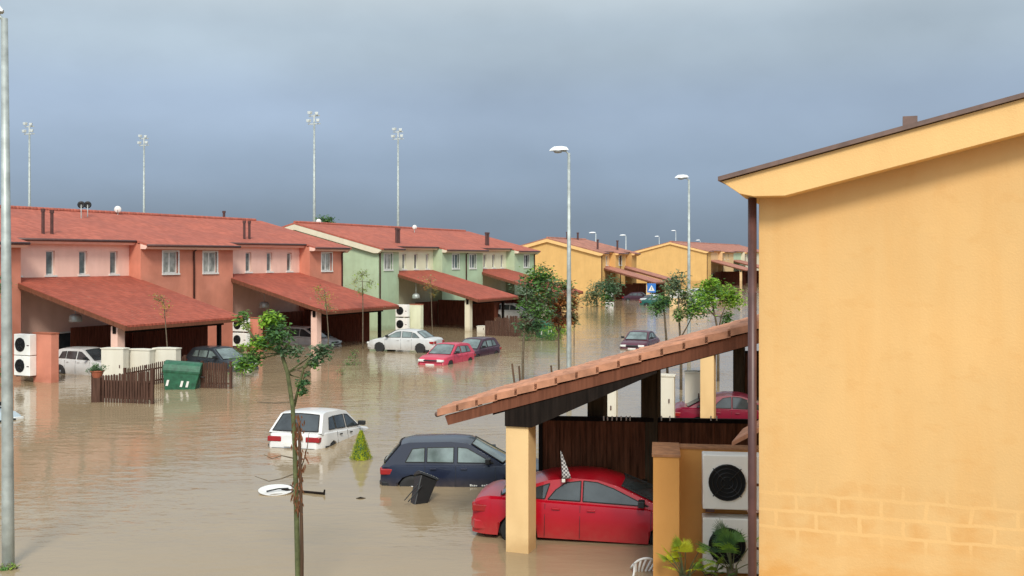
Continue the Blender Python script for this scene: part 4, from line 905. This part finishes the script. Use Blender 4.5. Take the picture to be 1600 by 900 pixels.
def shrub(name, label, base, clusters, n, size, mats, seed, core=True, cat='shrub', group=None):
    r = thing(name, label, cat, base, 0, group); rn = random.Random(seed); mb = MB()
    tot = sum(c[1][0]*c[1][2] for c in clusters)
    for c, rr in clusters: leaves(mb, c, rr, int(n*rr[0]*rr[2]/tot), size, mats, rn)
    mb.build('foliage', MATS, r)
    mb = MB()
    for c, rr in clusters: mb.tube([(0, 0, -.5), (c[0]*.5, c[1]*.5, c[2]*.4), c], [.03, .02, .01], 5)
    mb.build('stems', 'bark', r)
    return r
shrub('shrub', 'lime green round shrub in the water right of the far dumpster', wat(868, 530), [((-.1, 0, .55), (.95, .8, .5)), ((.5, 0, .7), (.5, .6, .45))], 1500, .12, [BR, LI, G_], 40)
shrub('shrub', 'dark green drowned shrub in front of the far weathered fence', wat(836, 532), [((0, 0, .3), (1.1, .5, .35)), ((.9, 0, .3), (.7, .5, .3))], 900, .11, [DK, G_, OL], 41)
shrub('shrub', 'leafy green shrub tip in the water near the second carport post', wat(551, 570), [((0, 0, .25), (.42, .35, .36)), ((.2, 0, .6), (.25, .2, .22))], 240, .10, [G_, DK], 42)
shrub('shrub', 'small olive shrub tip in the water left of the silver sedan', wat(527, 586), [((0, 0, .15), (.32, .3, .22))], 110, .10, [OL, G_], 43)
shrub('shrub', 'green shrub rising before the dark grey car behind the sapling', wat(379, 588), [((0, 0, .5), (.6, .5, .6)), ((.3, 0, 1.1), (.5, .4, .4))], 520, .11, [G_, BR, DK], 44)
shrub('grass_tuft', 'tuft of grass at the foot of the nearest lamp post', wat(12, 889), [((-.12, 0, .03), (.16, .1, .06)), ((.08, 0, .04), (.1, .1, .06))], 120, .07, [OL, LI, G_], 45, cat='grass')
# cone topiary
r = thing('conical_shrub', 'yellow green cone shaped shrub beside the white hatchback', 'shrub', wat(564, 717)); mb = MB(); rn = random.Random(50)
mb.lathe((0, 0, 0), [(.20, -.3), (.22, .05), (.13, .45), (.02, .78)], 14, mi=DK)
for i in range(2200):
    h = rn.random()**1.5*.78; rr = .31*(1-h/.80)**.85*rn.uniform(.78, 1.05)+.004; th = rn.uniform(0, 2*math.pi)
    p = Vector((rr*math.cos(th), rr*math.sin(th), h)); a = Vector((math.cos(th)*.5, math.sin(th)*.5, .9)).normalized(); b = Vector((-math.sin(th), math.cos(th), rn.uniform(-.4, .4))); s_ = rn.uniform(.025, .055)
    mb.add([p, p+a*s_*.5+b*s_*.3, p+a*s_, p+a*s_*.5-b*s_*.3], [(0, 1, 2, 3)], rn.choice([CO, CO, CO, LI]))
mb.build('foliage', MATS, r); mb = MB(); mb.tube([(0, 0, -.7), (0, 0, .1)], .03, 8); mb.build('trunk', 'bark', r)
# potted shrub on a post at the picket fence
r = thing('potted_shrub', 'low grey green shrub in a terracotta pot on the left end of the picket fence', 'potted plant', at(152, 590, 40.2)); rn = random.Random(51)
mb = MB(); mb.lathe((0, 0, 0), [(.16, 0), (.24, .22), (.27, .24), (.27, .28), (.22, .28)], 16); mb.build('pot', 'terracotta', r)
mb = MB(); leaves(mb, (-.02, 0, .40), (.42, .3, .14), 500, .08, [G_, GR, DK], rn); mb.build('foliage', MATS, r)
mb = MB(); mb.box(-.17, .17, -.17, .17, -1.6, -.001); mb.build('pedestal', 'picket', r)
# fan palms
def fan_palm(label, base, n, L_, mats, seed, stem=.5, group='palms by the screen wall'):
    r = thing('fan_palm', label, 'palm', base, 0, group); rn = random.Random(seed)
    st = MB(); fr = MB()
    for i in range(n):
        th = rn.uniform(0, 2*math.pi); el_ = rn.uniform(.15, 1.35); d = Vector((math.cos(th)*math.cos(el_), math.sin(th)*math.cos(el_), math.sin(el_)))
        e = d*L_*rn.uniform(.6, 1)+Vector((0, 0, .1)); st.tube([(0, 0, -.9), d*.1, e*.6, e], [.012, .012, .008, .006], 4)
        side = d.cross(Vector((0, 0, 1))).normalized(); nrm = side.cross(d).normalized(); mi = rn.choice(mats)
        for k in range(-10, 11):
            a = k*.13; bl = L_*.62*(1-.25*abs(a)); dv = (d*math.cos(a)+side*math.sin(a)-nrm*.10*abs(a)).normalized(); w = dv.cross(nrm)*.0085
            m_ = e+dv*bl*.55; tip = e+dv*bl-Vector((0, 0, bl*.22*rn.random()))
            fr.add([e, m_+w, tip, m_-w], [(0, 1, 2, 3)], mi)
    st.build('stalks', 'bark_green', r); fr.build('fronds', MATS, r)
    mb = MB(); mb.tube([(0, 0, -1.2), (0, 0, 0)], [.12, .09], 10); mb.build('trunk', 'bark', r)
    return r
fan_palm('dark green fan palm in front of the lower near air conditioner', at(1144, 890, 16.4), 17, .50, [G_, DK, BR], 60)
fan_palm('yellow green low palm beside the near screen wall', at(1070, 900, 16.6), 15, .38, [LI, CO, CO], 61)
fan_palm('small dark low palm between the two larger palms', at(1112, 912, 16.5), 12, .30, [G_, LI, BR], 62)
# ================================================================== floating and hanging small things
r = thing('toppled_bin', 'black tapered bin tipped over in the water beside the navy hatchback', 'bin', wat(652, 786)+Vector((0, 0, -.12))); r.rotation_euler = (rad(-16), rad(24), rad(24)); r.scale = (.88, .88, .92)
mb = MB(); mb.add([(-.17, -.15, 0), (.17, -.15, 0), (.17, .15, 0), (-.17, .15, 0), (-.25, -.21, .78), (.25, -.21, .78), (.25, .21, .78), (-.25, .21, .78)], [(0, 3, 2, 1), (4, 5, 6, 7), (0, 1, 5, 4), (1, 2, 6, 5), (2, 3, 7, 6), (3, 0, 4, 7)]); mb.build('body', 'black', r, bevel=.03)
mb = MB(); mb.prism([(-.24, .785), (.24, .785), (.20, .85), (0, .90), (-.20, .85)], lambda p, w: (w, p[0], p[1]), -.28, .28); mb.build('lid', 'black', r, bevel=.015)
for x in (-.31, -.20):
    mb = MB(); mb.tube([(x+.05, -.24, .52), (x-.22, -.30, .02)], .013, 6); mb.build('handle', 'black', r)
r = thing('floating_dish', 'white shallow dish floating left of the foreground trunk', 'dish', wat(431, 769)+Vector((0, 0, .02))); r.rotation_euler = (rad(6), 0, rad(15))
mb = MB(); mb.lathe((0, 0, 0), [(.02, -.05), (.25, -.03), (.40, .02), (.415, .045), (.39, .04), (.25, .0), (.02, -.01)], 28); mb.build('dish', 'white', r, smooth=True)
mb = MB(); mb.tube([(-.22, -.05, .03), (.05, .0, .06), (.3, .02, .05)], .02, 6); mb.build('arm', 'black', r)
mb = MB(); a = wat(440, 768); b = wat(506, 773); mb.tube([a+Vector((0, 0, .06)), (a+b)/2+Vector((0, .05, .02)), b+Vector((0, 0, .03))], [.022, .035, .03], 7); mb.tube([b+Vector((0, 0, .0)), b+Vector((.02, 0, .12))], [.03, .02], 6)
mb.tube([(a+b)/2+Vector((-.1, .05, .02)), (a+b)/2+Vector((-.3, .0, .2))], [.02, .01], 6)
tag(mb.build('driftwood', 'beam_dark'), 'dark piece of driftwood floating behind the foreground trunk', 'driftwood')
mb = MB(); a = wat(563, 779); mb.tube([a+Vector((-.10, 0, 0)), a+Vector((0, 0, .012)), a+Vector((.12, .02, 0))], [.01, .03, .01], 7); tag(mb.build('floating_leaf', 'beam_dark'), 'small dark scrap floating below the cone shaped shrub', 'debris')
# white slatted plastic chair back at the screen wall
r = thing('plastic_chair', 'white plastic chair half sunk against the near screen wall', 'chair', wat(1004, 893)+Vector((0, 0, -.12))); r.rotation_euler = (rad(14), rad(14), rad(10))
mb = MB()
arc = lambda a, R: (R*math.cos(a)*.95, .10-.10*math.sin(a), .10+R*math.sin(a)*1.25)
mb.tube([arc(math.pi*i/14, .24) for i in range(15)], .022, 7)
mb.build('back_rim', 'white', r, smooth=True)
for i, a in enumerate((.5, .95, 1.35, 1.8, 2.2, 2.65)):
    mb = MB(); x, y, z = arc(a, .235); mb.tube([(x*.35, .03, -.1), (x*.8, .05, z*.5), (x, y, z)], [.022, .020, .018], 6); mb.build('slat', 'white', r, smooth=True)
for s_ in (-1, 1):
    mb = MB(); mb.tube([(s_*.22, .05, .22), (s_*.27, -.2, .20), (s_*.27, -.34, -.2)], .02, 6); mb.build('arm', 'white', r, smooth=True)
mb = MB(); mb.box(-.2, .2, -.33, .05, -.05, -.02); mb.build('seat', 'white', r, bevel=.01)
# little race flag on the red car
def flagmat():
    m, t, b = newmat('check_cloth'); c = nd(t, 'ShaderNodeTexChecker'); t.links.new(objc(t, (26, 26, 26)), c.inputs[0]); c.inputs['Scale'].default_value = 1
    c.inputs[1].default_value = (.62, .62, .62, 1); c.inputs[2].default_value = (.10, .10, .11, 1); t.links.new(c.outputs[0], b.inputs['Base Color']); b.inputs['Roughness'].default_value = .9; return m
M['flagcloth'] = flagmat()
fp = at(880, 752, 20.25); r = thing('car_flag', 'small grey and white checked flag drooping on the red car roof', 'flag', fp)
mb = MB(); mb.tube([(0, 0, 0), (-.05, 0, .60)], .007, 6); mb.build('stick', 'white', r)
mb = MB(); n = 7
vs = []
for i in range(8):
    h = .58-.075*i; w = .015+.021*i
    for j in range(n): u_ = j/(n-1); vs.append((-.05*h/.6-.05+u_*w*1.15-.02*(i/8), -.012+.022*math.sin(j*2.4+i*.3), h))
fs = [(i*n+j, i*n+j+1, (i+1)*n+j+1, (i+1)*n+j) for i in range(7) for j in range(n-1)]
mb.add([(x+.05, y, z) for x, y, z in vs], fs); o = mb.build('cloth', 'flagcloth', r, smooth=True); sm = o.modifiers.new('t', 'SOLIDIFY'); sm.thickness = .004
mb = MB(); mb.box(-.03, .04, -.025, .025, -.02, .05); mb.build('clip', 'white', r, bevel=.01)
# faint white lettering low on the navy hatchback's door (illegible in the photograph)
mb = MB(); rn = random.Random(77); x = .18; Kh = KIND['hatch']['W']/2
while x < 1.15:
    w = rn.uniform(.018, .045); h = rn.choice([.035, .05, .03]); 
    if not (.36 < x < .44): mb.box(x, x+w, -(Kh+.004), -(Kh-.02), .40, .40+h)
    x += w+.014
mb.build('lettering', 'plate', golf)
# stakes by the saplings
for i, (px, y0, y1, Y, dx, lb) in enumerate(((800, 568, 640, 42.2, 9, 'leftmost slanting stake above the near carport roof'), (811, 572, 640, 42.4, 5, 'stake close to the trunk of the bushy sapling'), (861, 571, 640, 44.2, 6, 'single stake left of the orange sapling trunk'))):
    a = at(px, y0, Y); b = at(px+dx, y1, Y); mb = MB(); mb.tube([b, a], [.045, .04], 8); tag(mb.build('tree_stake', 'stake', smooth=True), lb, 'stake', 'wooden stakes beside the saplings')
# hanging lamps under the left carports
for px, py, Y, lb in ((118, 499, 51.5, 'grey bell shaped lamp hanging under the first carport, near its left side'), (413, 478, 66, 'grey bell shaped lamp hanging under the second carport'), (650, 464, 82, 'grey bell shaped lamp hanging under the first green carport')):
    p = at(px, py, Y); r = thing('hanging_lamp', lb, 'lamp', p, 0, 'lamps hanging under the carports')
    mb = MB(); mb.lathe((0, 0, 0), [(.30, -.12), (.32, -.08), (.30, .15), (.22, .24), (.08, .28)], 16); mb.build('shade', 'galv', r, smooth=True)
    mb = MB(); mb.tube([(0, 0, .28), (0, 0, 1.25)], .02, 6); mb.build('rod', 'galv', r)
# satellite dishes and small things on the ridges
def dish(label, px, py, Y, mat):
    r = thing('satellite_dish', label, 'satellite dish', at(px, py, Y), rad(-160 if mat == 'black' else 20), 'satellite dishes on the ridges')
    mb = MB(); mb.lathe((0, 0, 0), [(.02, .04), (.13, .025), (.21, -.02), (.22, -.03), (.13, .01), (.02, .025)], 18, axis='y'); mb.build('reflector', mat, r, smooth=True)
    mb = MB(); mb.tube([(0, .05, 0), (0, .1, -.3), (0, .1, -.9)], .03, 6); mb.build('mount', 'galv', r); mb = MB(); mb.tube([(0, -.02, -.3), (0, -.35, -.05)], .02, 5); mb.build('arm', 'galv', r)
dish('dark satellite dish on the pink ridge, right of its pair', 137, 320, 62.5, 'black'); dish('dark satellite dish on the pink ridge, left of its pair', 127, 320, 61.5, 'black')
dish('white satellite dish on the pink ridge below the second mast', 184, 327, 66, 'white'); dish('white satellite dish on the green ridge beside the chimney', 648, 355, 96, 'white'); dish('white satellite dish on the green ridge near the tree top', 498, 346, 86, 'white')
# pedestrian crossing sign
p = at(1018, 450, 124); r = thing('crossing_sign', 'blue square pedestrian crossing sign beside the far yellow carport post', 'sign', (p.x, 124, 0), 0)
mb = MB(); mb.tube([(0, .06, -.5), (0, .06, p.z+.6)], .035, 8); mb.build('pole', 'galv', r)
mb = MB(); z = p.z; mb.box(-.52, .52, -.0, .03, z-.55, z+.55); b_ = mb.build('panel', 'blue_sign', r, bevel=.01)
mb = MB(); mb.add([(-.38, -.006, z-.35), (.38, -.006, z-.35), (0, -.006, z+.36)], [(0, 1, 2)]); mb.build('triangle', 'white', b_)
mb = MB(); mb.lathe((.03, -.009, z+.08), [(.045, -.0), (.045, .002)], 10, axis='y'); mb.tube([(.02, -.01, z+.03), (0, -.01, z-.10)], .03, 5); mb.tube([(0, -.01, z-.10), (-.09, -.01, z-.27)], .018, 5); mb.tube([(0, -.01, z-.10), (.08, -.01, z-.27)], .018, 5); mb.build('figure', 'black', b_)
